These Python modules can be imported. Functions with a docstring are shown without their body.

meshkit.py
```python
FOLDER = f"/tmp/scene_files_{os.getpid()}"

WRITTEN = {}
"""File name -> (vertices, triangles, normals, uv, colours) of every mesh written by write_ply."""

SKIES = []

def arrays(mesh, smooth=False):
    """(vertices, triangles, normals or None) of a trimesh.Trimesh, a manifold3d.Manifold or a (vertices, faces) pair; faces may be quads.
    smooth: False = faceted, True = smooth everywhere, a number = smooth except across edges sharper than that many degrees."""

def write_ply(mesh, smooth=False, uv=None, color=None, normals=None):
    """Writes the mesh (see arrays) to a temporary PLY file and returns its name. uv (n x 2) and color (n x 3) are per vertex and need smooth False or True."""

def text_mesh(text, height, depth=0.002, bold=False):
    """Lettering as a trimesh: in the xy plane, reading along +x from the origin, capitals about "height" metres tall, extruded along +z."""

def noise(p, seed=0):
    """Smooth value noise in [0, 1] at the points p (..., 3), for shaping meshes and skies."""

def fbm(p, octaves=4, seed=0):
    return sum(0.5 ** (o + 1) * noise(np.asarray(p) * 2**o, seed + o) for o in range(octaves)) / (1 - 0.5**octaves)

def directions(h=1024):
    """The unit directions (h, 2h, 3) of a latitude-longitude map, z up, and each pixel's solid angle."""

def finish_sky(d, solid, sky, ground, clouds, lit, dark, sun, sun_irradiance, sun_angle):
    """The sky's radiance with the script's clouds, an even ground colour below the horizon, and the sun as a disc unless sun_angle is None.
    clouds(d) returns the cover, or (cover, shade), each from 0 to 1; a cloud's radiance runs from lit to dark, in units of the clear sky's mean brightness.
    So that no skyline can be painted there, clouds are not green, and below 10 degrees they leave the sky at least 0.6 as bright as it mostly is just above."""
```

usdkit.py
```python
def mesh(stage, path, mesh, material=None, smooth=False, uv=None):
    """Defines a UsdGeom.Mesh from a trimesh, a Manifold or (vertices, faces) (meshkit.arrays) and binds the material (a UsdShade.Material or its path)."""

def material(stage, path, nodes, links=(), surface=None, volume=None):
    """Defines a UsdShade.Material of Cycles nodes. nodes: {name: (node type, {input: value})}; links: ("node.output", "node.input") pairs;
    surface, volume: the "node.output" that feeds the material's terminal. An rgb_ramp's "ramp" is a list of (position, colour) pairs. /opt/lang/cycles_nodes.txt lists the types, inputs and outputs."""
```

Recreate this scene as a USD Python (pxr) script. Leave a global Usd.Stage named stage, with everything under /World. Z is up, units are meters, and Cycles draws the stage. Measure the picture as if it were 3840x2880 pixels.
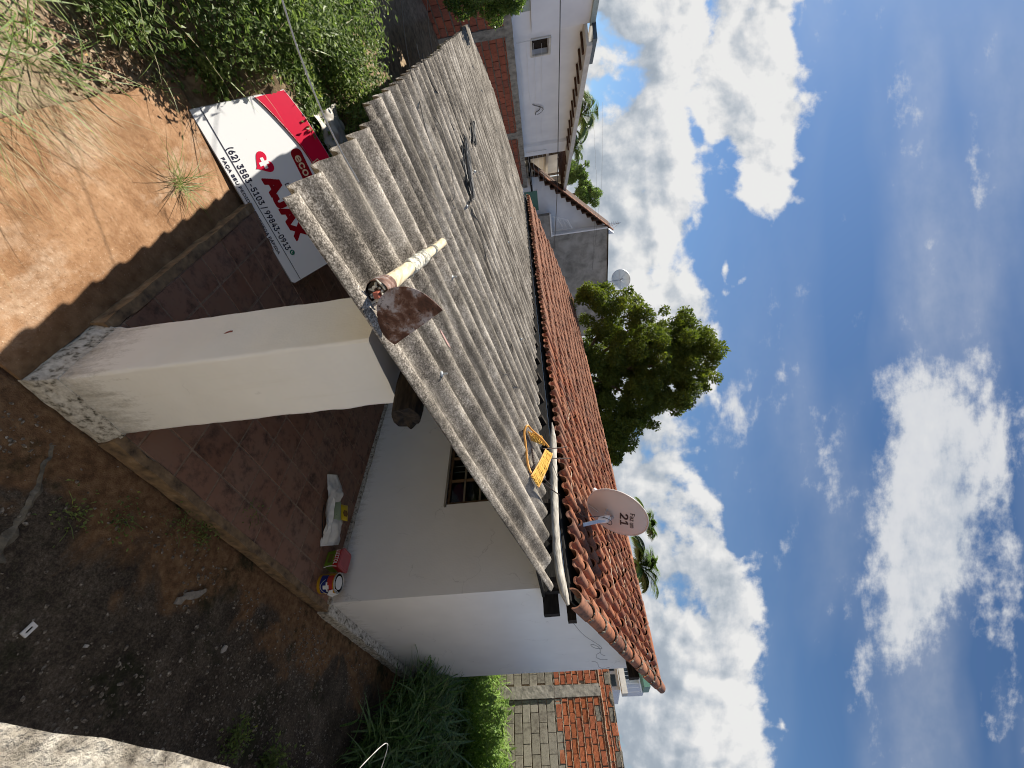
import math, random
import numpy as np, trimesh, usdkit, meshkit
import shapely.geometry as sg
from pxr import Usd, UsdGeom, UsdLux, UsdShade, Gf, Sdf, Vt

stage = Usd.Stage.CreateInMemory()
UsdGeom.SetStageUpAxis(stage, 'Z'); UsdGeom.SetStageMetersPerUnit(stage, 1.0)
world = UsdGeom.Xform.Define(stage, '/World'); UsdGeom.Scope.Define(stage, '/World/Looks')
stage.SetDefaultPrim(world.GetPrim())
PI = math.pi
rng = np.random.default_rng(7); random.seed(7)
A_ = np.array

# ------------------------------------------------------------ camera (held on its side: world up points to the picture's right)
EYE = A_([-0.946, -1.405, 2.34])
RIGHT = A_([0.7230, -0.6822, -0.1120]); UP = A_([0.1390, -0.0160, 0.9900]); FWD = A_([0.6770, 0.7310, -0.0840])
FWD /= np.linalg.norm(FWD); UP -= (UP @ FWD) * FWD; UP /= np.linalg.norm(UP); RIGHT = np.cross(FWD, UP)
cam = UsdGeom.Camera.Define(stage, '/World/camera')
m4 = np.eye(4); m4[0, :3] = UP; m4[1, :3] = -RIGHT; m4[2, :3] = -FWD; m4[3, :3] = EYE
cam.AddTransformOp().Set(Gf.Matrix4d(m4.tolist()))
cam.CreateFocalLengthAttr(14.57); cam.CreateHorizontalApertureAttr(36.0); cam.CreateVerticalApertureAttr(27.0)
cam.CreateClippingRangeAttr(Gf.Vec2f(0.05, 5000.0))
cam.CreateExposureAttr(1.2)

# ------------------------------------------------------------ sun
SUN = A_([-0.317, 0.82, 1.0]); SUN /= np.linalg.norm(SUN)
ELEV = math.asin(SUN[2]); ROT = math.atan2(SUN[0], SUN[1])
sun = UsdLux.DistantLight.Define(stage, '/World/sun')
sun.CreateIntensityAttr(1.12); sun.CreateAngleAttr(0.53); sun.CreateNormalizeAttr(True); sun.CreateColorAttr(Gf.Vec3f(1.0, 0.93, 0.82))
zl = SUN; xl = np.cross([0, 0, 1.0], zl); xl /= np.linalg.norm(xl); yl = np.cross(zl, xl)
ms = np.eye(4); ms[0, :3] = xl; ms[1, :3] = yl; ms[2, :3] = zl
sun.AddTransformOp().Set(Gf.Matrix4d(ms.tolist()))


# ------------------------------------------------------------ node graph helper
class G:
    def __init__(self): self.n, self.l, self.k = {}, [], 0
    def add(self, kind, out, **kw):
        self.k += 1; nm = 'n%d' % self.k; ins = {}
        for key, v in kw.items():
            if isinstance(v, str) and '.' in v and v.split('.')[0] in self.n: self.l.append((v, nm + '.' + key))
            else: ins[key] = v
        self.n[nm] = (kind, ins); return nm + '.' + out
    def m(self, t, a, b=0.0, c=0.0, clamp=False): return self.add('math', 'value', math_type=t, value1=a, value2=b, value3=c, use_clamp=clamp)
    def pos(self): return self.add('geometry', 'position')
    def obj(self): return self.add('texture_coordinate', 'object')
    def scaled(self, v, s): return self.add('mapping', 'vector', vector=v, scale=s)
    def noise(self, v, scale, detail=4.0, rough=.55, dist=0.0, out='fac'): return self.add('noise_texture', out, vector=v, scale=scale, detail=detail, roughness=rough, distortion=dist)
    def ramp(self, f, stops, out='color'): return self.add('rgb_ramp', out, fac=f, ramp=stops)
    def mix(self, f, a, b, t='mix'): return self.add('mix_color', 'result', blend_type=t, fac=f, a=a, b=b)
    def range(self, v, a, b, c=0.0, d=1.0): return self.add('map_range', 'result', value=v, from_min=a, from_max=b, to_min=c, to_max=d, clamp=True)
    def bump(self, h, strength=.3, dist=.01): return self.add('bump', 'normal', height=h, strength=strength, distance=dist)
    def done(self, name, surf): return usdkit.material(stage, '/World/Looks/' + name, self.n, self.l, surface=surf)


# ------------------------------------------------------------ sky with clouds
def make_sky():
    g = G()
    def N2(v, scale, detail=4.0, rough=.55, dist=0.0): return g.add('noise_texture', 'fac', dimensions='2D', vector=v, scale=scale, detail=detail, roughness=rough, distortion=dist)
    d = g.add('texture_coordinate', 'generated')
    d = g.add('vector_math', 'vector', math_type='normalize', vector1=d)
    def dot(a): return g.add('vector_math', 'value', math_type='dot_product', vector1=d, vector2=tuple(float(x) for x in a))
    f = g.m('maximum', dot(FWD), .12)
    a = g.m('divide', dot(RIGHT), f); b = g.m('divide', dot(UP), f)      # tangents about a fixed compass direction
    q = lambda u, v: ((u - 1440) / 1554., (v - 1920) / 1554.)
    P = g.add('combine_xyz', 'vector', x=a, y=b, z=0.0)
    sky = g.add('sky_texture', 'color', sky_type='single_scattering', sun_disc=False, sun_elevation=ELEV, sun_rotation=ROT, altitude=600.0, air_density=1.0, aerosol_density=.7, ozone_density=1.6)
    def puff(Q):
        wv = g.add('noise_texture', 'color', dimensions='2D', vector=Q, scale=5.0, detail=4.0, roughness=.55)
        wv = g.add('vector_math', 'vector', math_type='scale', vector1=g.add('vector_math', 'vector', math_type='subtract', vector1=wv, vector2=(.5, .5, .5)), scale=.16)
        Qw = g.add('vector_math', 'vector', math_type='add', vector1=Q, vector2=wv)
        vo = lambda sc: g.m('subtract', 1.0, g.add('voronoi_texture', 'distance', dimensions='2D', vector=Qw, scale=sc, feature='smooth_f1', smoothness=.6))
        h = g.m('add', g.m('multiply', N2(Q, 3.0, 9.0, .58, .2), .62), g.m('multiply', vo(8.0), .20))
        h = g.m('add', h, g.m('multiply', vo(19.0), .11))
        return g.m('add', h, g.m('multiply', N2(Q, 26.0, 5.0, .6), .14))
    nb = puff(P)
    def blob(u, v, ru, rv, ang, amp):
        a0, b0 = q(u, v); c, s = math.cos(ang), math.sin(ang)
        da = g.m('subtract', a, a0); db = g.m('subtract', b, b0)
        x = g.m('divide', g.m('add', g.m('multiply', da, c), g.m('multiply', db, s)), ru / 1554.)
        y = g.m('divide', g.m('subtract', g.m('multiply', db, c), g.m('multiply', da, s)), rv / 1554.)
        r2 = g.m('add', g.m('multiply', x, x), g.m('multiply', y, y))
        return g.m('multiply', g.m('exponent', g.m('multiply', r2, -1.0)), amp)
    # long cumulus bank: below a slanting upper edge
    a0, b0 = q(0, 2560); a1, b1 = q(2829, 2965)
    sl = (b1 - b0) / (a1 - a0)
    edge = g.m('subtract', g.m('add', g.m('multiply', g.m('subtract', a, a0), sl), b0), b)         # >0 below the edge
    bank = g.range(edge, -.06, .09, -.42, .52)
    thin = g.range(edge, .30, .55, 0.0, -.04)                                                       # thinner towards the horizon
    bank = g.m('add', bank, thin)
    holes = g.m('add', blob(1690, 2690, 110, 55, .3, -.55), g.m('add', blob(470, 2600, 90, 40, .2, -.45), blob(2030, 2760, 160, 50, .3, -.35)))
    bank = g.m('add', bank, holes)
    c2 = blob(30, 2775, 400, 290, .05, 1.05); c2 = g.m('add', c2, blob(430, 2860, 340, 185, .12, .88)); c2 = g.m('add', c2, blob(700, 2890, 190, 90, .0, .66))
    c2 = g.m('add', c2, blob(480, 2700, 120, 55, 1.2, .30))
    small = g.m('add', blob(1050, 2790, 60, 24, -.9, .62), blob(1000, 2720, 60, 20, 0.0, .42))
    dens = g.m('add', g.m('add', bank, c2), small)
    dens = g.m('add', dens, g.m('multiply', g.m('subtract', nb, .59), 2.3))
    cov = g.add('map_range', 'result', range_type='smoothstep', value=dens, from_min=.11, from_max=.36, to_min=0.0, to_max=1.0, clamp=True)
    # wispy patch high on the right
    w = g.add('mapping', 'vector', vector=P, rotation=(0, 0, -.55), scale=(1.0, 2.3, 1.0))
    nw = g.m('add', g.m('multiply', N2(w, 3.4, 10.0, .60, .12), .72), g.m('multiply', N2(P, 22.0, 7.0, .62), .28))
    wis = g.m('add', blob(1900, 3500, 430, 235, -.22, .95), g.m('add', blob(2330, 3380, 330, 90, -.55, .42), g.m('add', blob(1500, 3420, 170, 200, .2, .30), blob(2000, 3780, 330, 50, .1, .30))))
    wis = g.m('add', wis, g.m('add', blob(2030, 2950, 140, 28, -.35, .28), blob(1530, 2760, 170, 30, .1, .35)))
    wd = g.m('add', g.m('subtract', wis, .17), g.m('multiply', g.m('subtract', nw, .50), 2.3))
    wcov = g.m('multiply', g.add('map_range', 'result', range_type='smoothstep', value=wd, from_min=.0, from_max=.52, to_min=0.0, to_max=1.0, clamp=True), .93)
    # faint cirrus veil
    cw = g.add('mapping', 'vector', vector=P, rotation=(0, 0, .95), scale=(.7, 2.6, 1.0))
    nc = N2(cw, 1.5, 3.0, .45)
    ci = g.m('multiply', g.range(nc, .38, .72), g.range(b, .45, .95, .04, .30))
    # light and shade of the bank: denser towards its base, brighter where the next sample towards the sun is thinner
    Pl = g.add('vector_math', 'vector', math_type='add', vector1=P, vector2=(-.022, .035, 0.0))
    nbb = puff(Pl)
    lit = g.m('multiply', g.m('subtract', nb, nbb), 2.9)
    Ps = g.add('mapping', 'vector', vector=P, rotation=(0, 0, -.14), scale=(1.0, 3.2, 1.0))
    band = N2(Ps, 2.4, 5.0, .55, .3)
    base = g.range(edge, .0, .30, .98, .60)
    br = g.m('add', g.m('add', base, lit), g.m('multiply', g.m('subtract', band, .5), 1.0), clamp=True)
    ccol = g.ramp(br, [(0, (.40, .47, .56)), (.35, (.50, .57, .65)), (.62, (.70, .75, .81)), (.85, (.93, .945, .96)), (1, (1.06, 1.06, 1.05))])
    ccol = g.add('vector_math', 'vector', math_type='scale', vector1=ccol, scale=CLOUD)
    wcol = g.add('vector_math', 'vector', math_type='scale', vector1=g.ramp(nw, [(.38, (.66, .72, .80)), (.55, (.90, .92, .95)), (.7, (.97, .98, .99))]), scale=CLOUD)
    sky = g.add('vector_math', 'vector', math_type='multiply', vector1=sky, vector2=SKYTINT)
    col = g.mix(ci, sky, wcol); col = g.mix(wcov, col, wcol); col = g.mix(cov, col, ccol)
    return g.done('sky_look', g.add('background_shader', 'background', color=col, strength=SKYS))


SKYS, CLOUD, SKYTINT = 0.056, 6.1, (.60, .755, .885)
dome = UsdLux.DomeLight.Define(stage, '/World/sky')
UsdShade.MaterialBindingAPI.Apply(dome.GetPrim()).Bind(make_sky())
dome.GetPrim().SetCustomDataByKey('kind', 'structure')

# ------------------------------------------------------------ helpers
_used = {}
def path_for(name, parent):
    base = (parent.GetPath().pathString if parent else '/World') + '/' + name
    n = _used.get(base, 0); _used[base] = n + 1
    return base if n == 0 else '%s_%03d' % (base, n)
def data(p, label=None, cat=None, group=None, kind=None):
    for k, v in (('label', label), ('category', cat), ('group', group), ('kind', kind)):
        if v: p.SetCustomDataByKey(k, v)
    return p
def thing(name, label, cat, group=None, loc=(0, 0, 0), size=1.0):
    x = UsdGeom.Xform.Define(stage, path_for(name, None))
    if size != 1.0: loc = (1 - size) * EYE
    if any(loc): x.AddTranslateOp().Set(Gf.Vec3d(*map(float, loc)))
    if size != 1.0: x.AddScaleOp().Set(Gf.Vec3f(size, size, size))
    return data(x.GetPrim(), label, cat, group)
def obj(name, mesh, mat, parent=None, smooth=False, label=None, cat=None, group=None, kind=None):
    if isinstance(mesh, MB): mesh = mesh.mesh()
    p = usdkit.mesh(stage, path_for(name, parent), mesh, mat, smooth=smooth).GetPrim()
    return data(p, label, cat, group, kind)
class MB:
    def __init__(self): self.v, self.f, self.n = [], [], 0
    def raw(self, v, f):
        v = np.asarray(v, float); f = np.asarray(f, int)
        if f.shape[1] == 4: f = np.vstack([f[:, [0, 1, 2]], f[:, [0, 2, 3]]])
        self.v.append(v); self.f.append(f + self.n); self.n += len(v); return self
    def add(self, t): return self.raw(t.vertices, t.faces)
    def box(self, x0, x1, y0, y1, z0, z1, fr=None, jit=0):
        v = A_([[x, y, z] for x in (x0, x1) for y in (y0, y1) for z in (z0, z1)], float)
        if jit: v += rng.uniform(-jit, jit, v.shape)
        if fr is not None: v = fr(v)
        return self.raw(v, [[0, 1, 3, 2], [4, 6, 7, 5], [0, 4, 5, 1], [2, 3, 7, 6], [0, 2, 6, 4], [1, 5, 7, 3]])
    def tube(self, pts, r, sides=8, caps=True):
        p = np.asarray(pts, float); n = len(p); r = np.broadcast_to(r, (n,)).astype(float)
        t = np.gradient(p, axis=0); t /= np.linalg.norm(t, axis=1, keepdims=True) + 1e-12
        a = np.cross(t[0], [0, 0, 1.0] if abs(t[0][2]) < .9 else [1.0, 0, 0]); a /= np.linalg.norm(a); F = []
        for k in range(n):
            a = a - (a @ t[k]) * t[k]; a /= np.linalg.norm(a) + 1e-12; F.append((a, np.cross(t[k], a)))
        an = np.arange(sides) * 2 * PI / sides
        V = np.concatenate([p[k] + r[k] * (np.cos(an)[:, None] * F[k][0] + np.sin(an)[:, None] * F[k][1]) for k in range(n)])
        i, j = np.meshgrid(np.arange(n - 1), np.arange(sides), indexing='ij')
        q = np.stack([i * sides + j, i * sides + (j + 1) % sides, (i + 1) * sides + (j + 1) % sides, (i + 1) * sides + j], -1).reshape(-1, 4)
        self.raw(V, q)
        if caps:
            for k, o in ((0, 0), (n - 1, (n - 1) * sides)):
                V2 = np.vstack([V[o:o + sides], p[k][None]])
                self.raw(V2, [[s, (s + 1) % sides, sides] for s in range(sides)])
        return self
    def prism(self, poly, fr):
        """poly: (n,2) outline, fr(a, b, c) -> point; extruded c from 0 to 1"""
        t = trimesh.creation.extrude_polygon(sg.Polygon(poly), 1.0, engine='earcut')
        return self.raw(fr(np.asarray(t.vertices)), t.faces)
    def mesh(self): return trimesh.Trimesh(np.vstack(self.v), np.vstack(self.f), process=False)
def bx(*a, **k): return MB().box(*a, **k)
def rough(t, edge, amp, scale, seed=0, oct=3):
    if isinstance(t, MB): t = t.mesh()
    t = trimesh.Trimesh(t.vertices, t.faces, process=True); t.merge_vertices()
    v, f = trimesh.remesh.subdivide_to_size(t.vertices, t.faces, edge, max_iter=12)
    t = trimesh.Trimesh(v, f, process=True); t.merge_vertices()
    n = np.stack([meshkit.fbm(t.vertices * scale + 17.3 * k, oct, seed + k) for k in range(3)], 1) - .5
    t.vertices = t.vertices + 2 * amp * n
    return t
def spline(pts, n=24):
    from scipy.interpolate import CubicSpline
    p = np.asarray(pts, float); s = np.concatenate([[0], np.cumsum(np.linalg.norm(np.diff(p, axis=0), axis=1))])
    return CubicSpline(s, p)(np.linspace(0, s[-1], n))
def grid(P):
    """P (n, m, 3) -> (v, f)"""
    n, m = P.shape[:2]; i, j = np.meshgrid(np.arange(n - 1), np.arange(m - 1), indexing='ij')
    q = np.stack([i * m + j, (i + 1) * m + j, (i + 1) * m + j + 1, i * m + j + 1], -1).reshape(-1, 4)
    return P.reshape(-1, 3), q
def sstep(a, b, x): t = np.clip((x - a) / (b - a), 0, 1); return t * t * (3 - 2 * t)
def plate(outline, thick, O, X, Y, N): return MB().prism(outline, lambda p: O + p[:, :1] * X + p[:, 1:2] * Y + (p[:, 2:3] * thick) * N)

# ------------------------------------------------------------ materials
def simple(name, col, rough=.7, metallic=0.0, var=.15, scale=20., bump=0.0, bscale=None, bdist=.004, spec=.3, coord='pos', isl=0.0):
    g = G(); p = g.pos() if coord == 'pos' else g.obj()
    n = g.noise(p, scale, 5.0, .6)
    c = A_(col, float)
    cc = g.ramp(n, [(.2, tuple(c * (1 - var))), (.8, tuple(np.clip(c * (1 + var), 0, 1)))])
    if isl:
        r = g.noise(p, 40., 1.); v = g.range(r, 0, 1, 1 - isl, 1 + isl)
        cc = g.add('hsv', 'color', color=cc, value=v)
    kw = dict(base_color=cc, roughness=rough, metallic=metallic, specular_ior_level=spec)
    if bump: kw['normal'] = g.bump(g.noise(p, bscale or scale * 3, 6.0, .65), bump, bdist)
    return g.done(name, g.add('principled_bsdf', 'BSDF', **kw))

def ramped(name, stops, scale, detail=6., rough_=.85, bump=.4, bscale=60., bdist=.005, coord='pos', stretch=(1, 1, 1), dist=0.0, spec=.25, more=None):
    g = G(); p = g.scaled(g.pos() if coord == 'pos' else g.obj(), tuple(map(float, stretch)))
    c = g.ramp(g.noise(p, scale, detail, .62, dist), stops)
    if more: c = more(g, p, c)
    kw = dict(base_color=c, roughness=rough_, specular_ior_level=spec)
    if bump: kw['normal'] = g.bump(g.noise(p, bscale, 6., .65), bump, bdist)
    return g.done(name, g.add('principled_bsdf', 'BSDF', **kw))

def white_wall(name, col, stain=(.30, .27, .20), low=0.0, high=.5, amount=.9, bumpy=.25):
    """painted plaster: faint mottling, and grime with its own ragged shape close to the ground"""
    g = G(); p = g.pos()
    c = A_(col, float)
    base = g.ramp(g.noise(p, 2.3, 5., .6), [(.25, tuple(c * .93)), (.75, tuple(c * 1.02))])
    z = g.add('separate_xyz', 'z', vector=p)
    st = g.m('add', g.m('multiply', g.noise(g.scaled(p, (1, 1, .22)), 22., 8., .78), .75), g.m('multiply', g.noise(p, 70., 4., .7), .25))
    zz = g.range(z, low, high, .30, -.16)
    f = g.m('multiply', g.range(g.m('add', st, zz), .56, .86), amount)
    base = g.mix(f, base, g.ramp(g.noise(p, 34., 5., .7), [(.32, tuple(A_(stain) * .16)), (.5, tuple(A_(stain) * .7)), (.72, tuple(A_(stain) * 1.5))]))
    run = g.range(g.noise(g.scaled(p, (1, 1, .06)), 16., 5., .7), .60, .80, 0, .22)
    base = g.mix(run, base, tuple(c * A_([.80, .76, .66])))
    crk = g.range(g.add('voronoi_texture', 'distance', vector=g.add('vector_math', 'vector', math_type='add', vector1=p, vector2=g.add('vector_math', 'vector', math_type='scale', vector1=g.add('noise_texture', 'color', vector=p, scale=6., detail=4.), scale=.25)), scale=1.3, feature='distance_to_edge'), .0015, .006, .30, 0)
    base = g.mix(g.m('multiply', crk, g.range(g.noise(p, 3., 3.), .52, .62)), base, tuple(c * .35))
    sp = g.range(g.noise(p, 9., 5., .7), .70, .74, 0, .35)
    base = g.mix(sp, base, tuple(c * .72))
    h = g.m('add', g.m('multiply', g.noise(p, 5., 4.), .7), g.m('multiply', g.noise(p, 60., 4.), .3))
    return g.done(name, g.add('principled_bsdf', 'BSDF', base_color=base, roughness=.75, specular_ior_level=.25, normal=g.bump(h, bumpy, .02)))

M = {}
M['pillar'] = white_wall('pillar_paint', (.79, .79, .765), low=.05, high=.62, amount=.8)
M['housewall'] = white_wall('house_paint', (.80, .80, .80), low=.05, high=.34, amount=.6)
M['plinth'] = ramped('mossy_cement', [(.30, (.035, .035, .03)), (.39, (.17, .16, .13)), (.47, (.42, .40, .35)), (.62, (.62, .60, .54))], 34., 10., bump=.8, bscale=60.)
M['kerb'] = ramped('kerb_cement', [(.30, (.06, .046, .034)), (.44, (.17, .12, .075)), (.60, (.27, .185, .105)), (.76, (.34, .28, .205))], 14., 10., bump=.6, bscale=70.)

def asbestos():
    g = G(); p = g.pos()
    fine = g.noise(p, 150., 3., .75); mid = g.noise(p, 38., 4., .7); big = g.noise(p, 2.2, 5., .62)
    f = g.m('add', g.m('add', g.m('multiply', fine, 1.0), g.m('multiply', mid, .45)), g.m('multiply', big, .75))
    c = g.ramp(g.range(f, .76, 1.44), [(.0, (.022, .020, .017)), (.28, (.070, .062, .054)), (.44, (.16, .145, .125)), (.60, (.29, .265, .235)), (.78, (.52, .49, .445)), (1, (.68, .65, .60))])
    lich = g.range(g.noise(p, 24., 6., .75), .66, .71, 0, .75)
    c = g.mix(lich, c, (.60, .58, .50))
    worn = g.range(g.noise(g.add('vector_math', 'vector', math_type='add', vector1=p, vector2=(4., 1., 0.)), 1.6, 5., .6), .54, .68, 0, .35)
    c = g.mix(worn, c, (.36, .335, .30))
    mould = g.range(g.noise(g.scaled(p, (.5, 7., .5)), 2.6, 7., .72), .50, .62, 0, .68)
    c = g.mix(mould, c, (.062, .056, .048))
    c = g.mix(1.0, c, (1.0, .965, .91), 'multiply')
    h = g.m('add', g.m('multiply', g.noise(p, 80., 6., .7), .6), g.m('multiply', g.noise(p, 300., 3., .6), .4))
    return g.done('weathered_fibre_cement', g.add('principled_bsdf', 'BSDF', base_color=c, roughness=.95, specular_ior_level=.15, normal=g.bump(h, .4, .006)))
M['asbestos'] = asbestos()

def clay(name, cols, dark=.5):
    g = G(); p = g.pos()
    wn = g.add('object_info', 'random')
    c = g.ramp(wn, [(0, cols[0]), (.35, cols[1]), (.7, cols[2]), (1, cols[3])])
    n = g.m('add', g.m('multiply', g.noise(p, 17., 7., .72), .7), g.m('multiply', g.noise(p, 2.6, 4., .6), .3))
    c = g.mix(g.range(n, .47, .62, 0, dark), c, (.045, .032, .025))
    c = g.mix(g.range(g.noise(p, 60., 4., .7), .5, .8, 0, .35), c, tuple(A_(cols[3]) * 1.25))
    return g.done(name, g.add('principled_bsdf', 'BSDF', base_color=c, roughness=.85, specular_ior_level=.25, normal=g.bump(g.noise(p, 90., 5., .65), .4, .004)))
M['tile'] = clay('clay_roof_tile', [(.18, .066, .036), (.29, .104, .050), (.33, .145, .078), (.20, .095, .062)], .85)
M['brick'] = clay('hollow_clay_brick', [(.40, .125, .050), (.46, .15, .065), (.42, .14, .07), (.36, .11, .055)], .35)
M['brick_old'] = clay('old_clay_brick', [(.27, .075, .04), (.31, .09, .05), (.28, .09, .055), (.22, .07, .045)], .55)
M['block'] = clay('grey_block', [(.22, .205, .165), (.27, .25, .205), (.24, .22, .18), (.20, .185, .15)], .6)
M['mortar'] = ramped('mortar', [(.3, (.16, .11, .075)), (.6, (.36, .27, .19)), (.8, (.46, .36, .26))], 30., bump=.8, bscale=80., bdist=.008)
M['mortar_dark'] = ramped('old_mortar', [(.3, (.06, .055, .045)), (.6, (.17, .155, .125)), (.8, (.24, .22, .18))], 20., bump=.8, bscale=80., bdist=.008)
M['concrete'] = ramped('grey_concrete', [(.28, (.09, .085, .075)), (.5, (.23, .215, .185)), (.75, (.34, .32, .28))], 6., bump=.5, bscale=60.)

def floor_tile():
    g = G(); p = g.pos(); r = g.add('object_info', 'random')
    c = g.ramp(r, [(0, (.21, .105, .068)), (.5, (.265, .145, .100)), (1, (.225, .13, .092))])
    n = g.noise(p, 7., 9., .76)
    c = g.mix(g.range(n, .49, .64, 0, .85), c, (.040, .028, .025))
    c = g.mix(g.range(g.noise(p, 38., 4., .7), .62, .72, 0, .35), c, (.20, .165, .14))
    c = g.mix(g.range(g.noise(p, 2.4, 6., .7), .44, .64, 0, .38), c, (.27, .19, .145))
    ro = g.range(n, .3, .7, .45, .75)
    return g.done('floor_tile_glaze', g.add('principled_bsdf', 'BSDF', base_color=c, roughness=ro, specular_ior_level=.35, normal=g.bump(g.noise(p, 30., 5., .6), .15, .004)))
M['floortile'] = floor_tile()
M['grout'] = ramped('floor_grout', [(.3, (.16, .11, .08)), (.7, (.34, .26, .19))], 30., bump=.3)

def ground_mat():
    g = G(); p = g.pos(); s = lambda k: g.add('separate_xyz', k, vector=p)
    x, y = s('x'), s('y')
    yard = g.ramp(g.m('add', g.m('multiply', g.noise(p, 70., 6., .78), .62), g.m('multiply', g.noise(p, 3.2, 6., .68), .40)), [(.34, (.014, .012, .010)), (.47, (.045, .037, .029)), (.57, (.105, .086, .066)), (.70, (.24, .205, .165))])
    # orange earth: along the kerb and in patches
    n = g.noise(p, 2.1, 6., .62, .5)
    near = g.range(y, -.72, -.03, -.10, .30)
    orange = g.range(g.m('add', n, near), .56, .68)
    ocol = g.ramp(g.noise(p, 17., 9., .72), [(.3, (.065, .038, .021)), (.48, (.16, .092, .048)), (.72, (.29, .185, .10))])
    c = g.mix(orange, yard, ocol)
    moss = g.range(g.noise(g.add('vector_math', 'vector', math_type='add', vector1=p, vector2=(3.1, 7.7, 0.0)), 2.0, 9., .74), .54, .63, 0, .85)
    c = g.mix(moss, c, g.ramp(g.noise(p, 40., 4.), [(.3, (.008, .011, .005)), (.7, (.028, .035, .014))]))
    soil = g.ramp(g.noise(p, 13., 7., .68), [(.3, (.14, .095, .055)), (.55, (.32, .245, .17)), (.75, (.46, .38, .28))])
    bank = g.ramp(g.noise(p, 9., 7., .7), [(.3, (.07, .045, .025)), (.55, (.26, .19, .115)), (.75, (.44, .35, .23))])
    c = g.mix(g.range(y, 2.0, 2.3), c, bank)
    c = g.mix(g.range(x, -.80, -.9), c, soil)
    h = g.m('add', g.m('multiply', g.noise(p, 40., 6., .7), .7), g.m('multiply', g.noise(p, 160., 3., .6), .3))
    return g.done('yard_earth', g.add('principled_bsdf', 'BSDF', base_color=c, roughness=.93, specular_ior_level=.2, normal=g.bump(h, .9, .012)))
M['ground'] = ground_mat()
def path_mat():
    g = G(); p = g.pos(); y = g.add('separate_xyz', 'y', vector=p); x = g.add('separate_xyz', 'x', vector=p)
    c = g.ramp(g.m('add', g.m('multiply', g.noise(p, 3.4, 8., .66), .65), g.m('multiply', g.noise(p, 26., 7., .74), .35)), [(.32, (.085, .046, .024)), (.45, (.20, .108, .055)), (.56, (.28, .165, .092)), (.70, (.37, .25, .16))])
    pale = g.range(g.noise(g.scaled(p, (1.5, .7, 1)), 2.2, 6., .68), .52, .62, 0, .6)
    c = g.mix(pale, c, g.ramp(g.noise(p, 30., 5.), [(.3, (.27, .18, .115)), (.7, (.44, .34, .25))]))
    c = g.mix(g.range(g.noise(p, 55., 6., .75), .54, .66, 0, .6), c, (.10, .055, .030))
    dark = g.range(g.noise(g.add('vector_math', 'vector', math_type='add', vector1=p, vector2=(2.7, 5.1, 0.0)), 2.8, 7., .7), .53, .66, 0, .5)
    c = g.mix(dark, c, (.15, .085, .045))
    c = g.mix(g.range(g.noise(p, 120., 2., .7), .68, .72, 0, .6), c, (.62, .52, .40))
    c = g.mix(g.m('multiply', g.range(x, -.14, .0), .75), c, g.ramp(g.noise(p, 14., 5.), [(.3, (.07, .045, .025)), (.7, (.26, .18, .10))]))
    h = g.m('add', g.m('multiply', g.noise(p, 30., 6., .7), .6), g.m('multiply', g.noise(p, 140., 4., .6), .4))
    return g.done('earthy_concrete', g.add('principled_bsdf', 'BSDF', base_color=c, roughness=.95, specular_ior_level=.15, normal=g.bump(h, .7, .008)))
M['path'] = path_mat()

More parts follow.
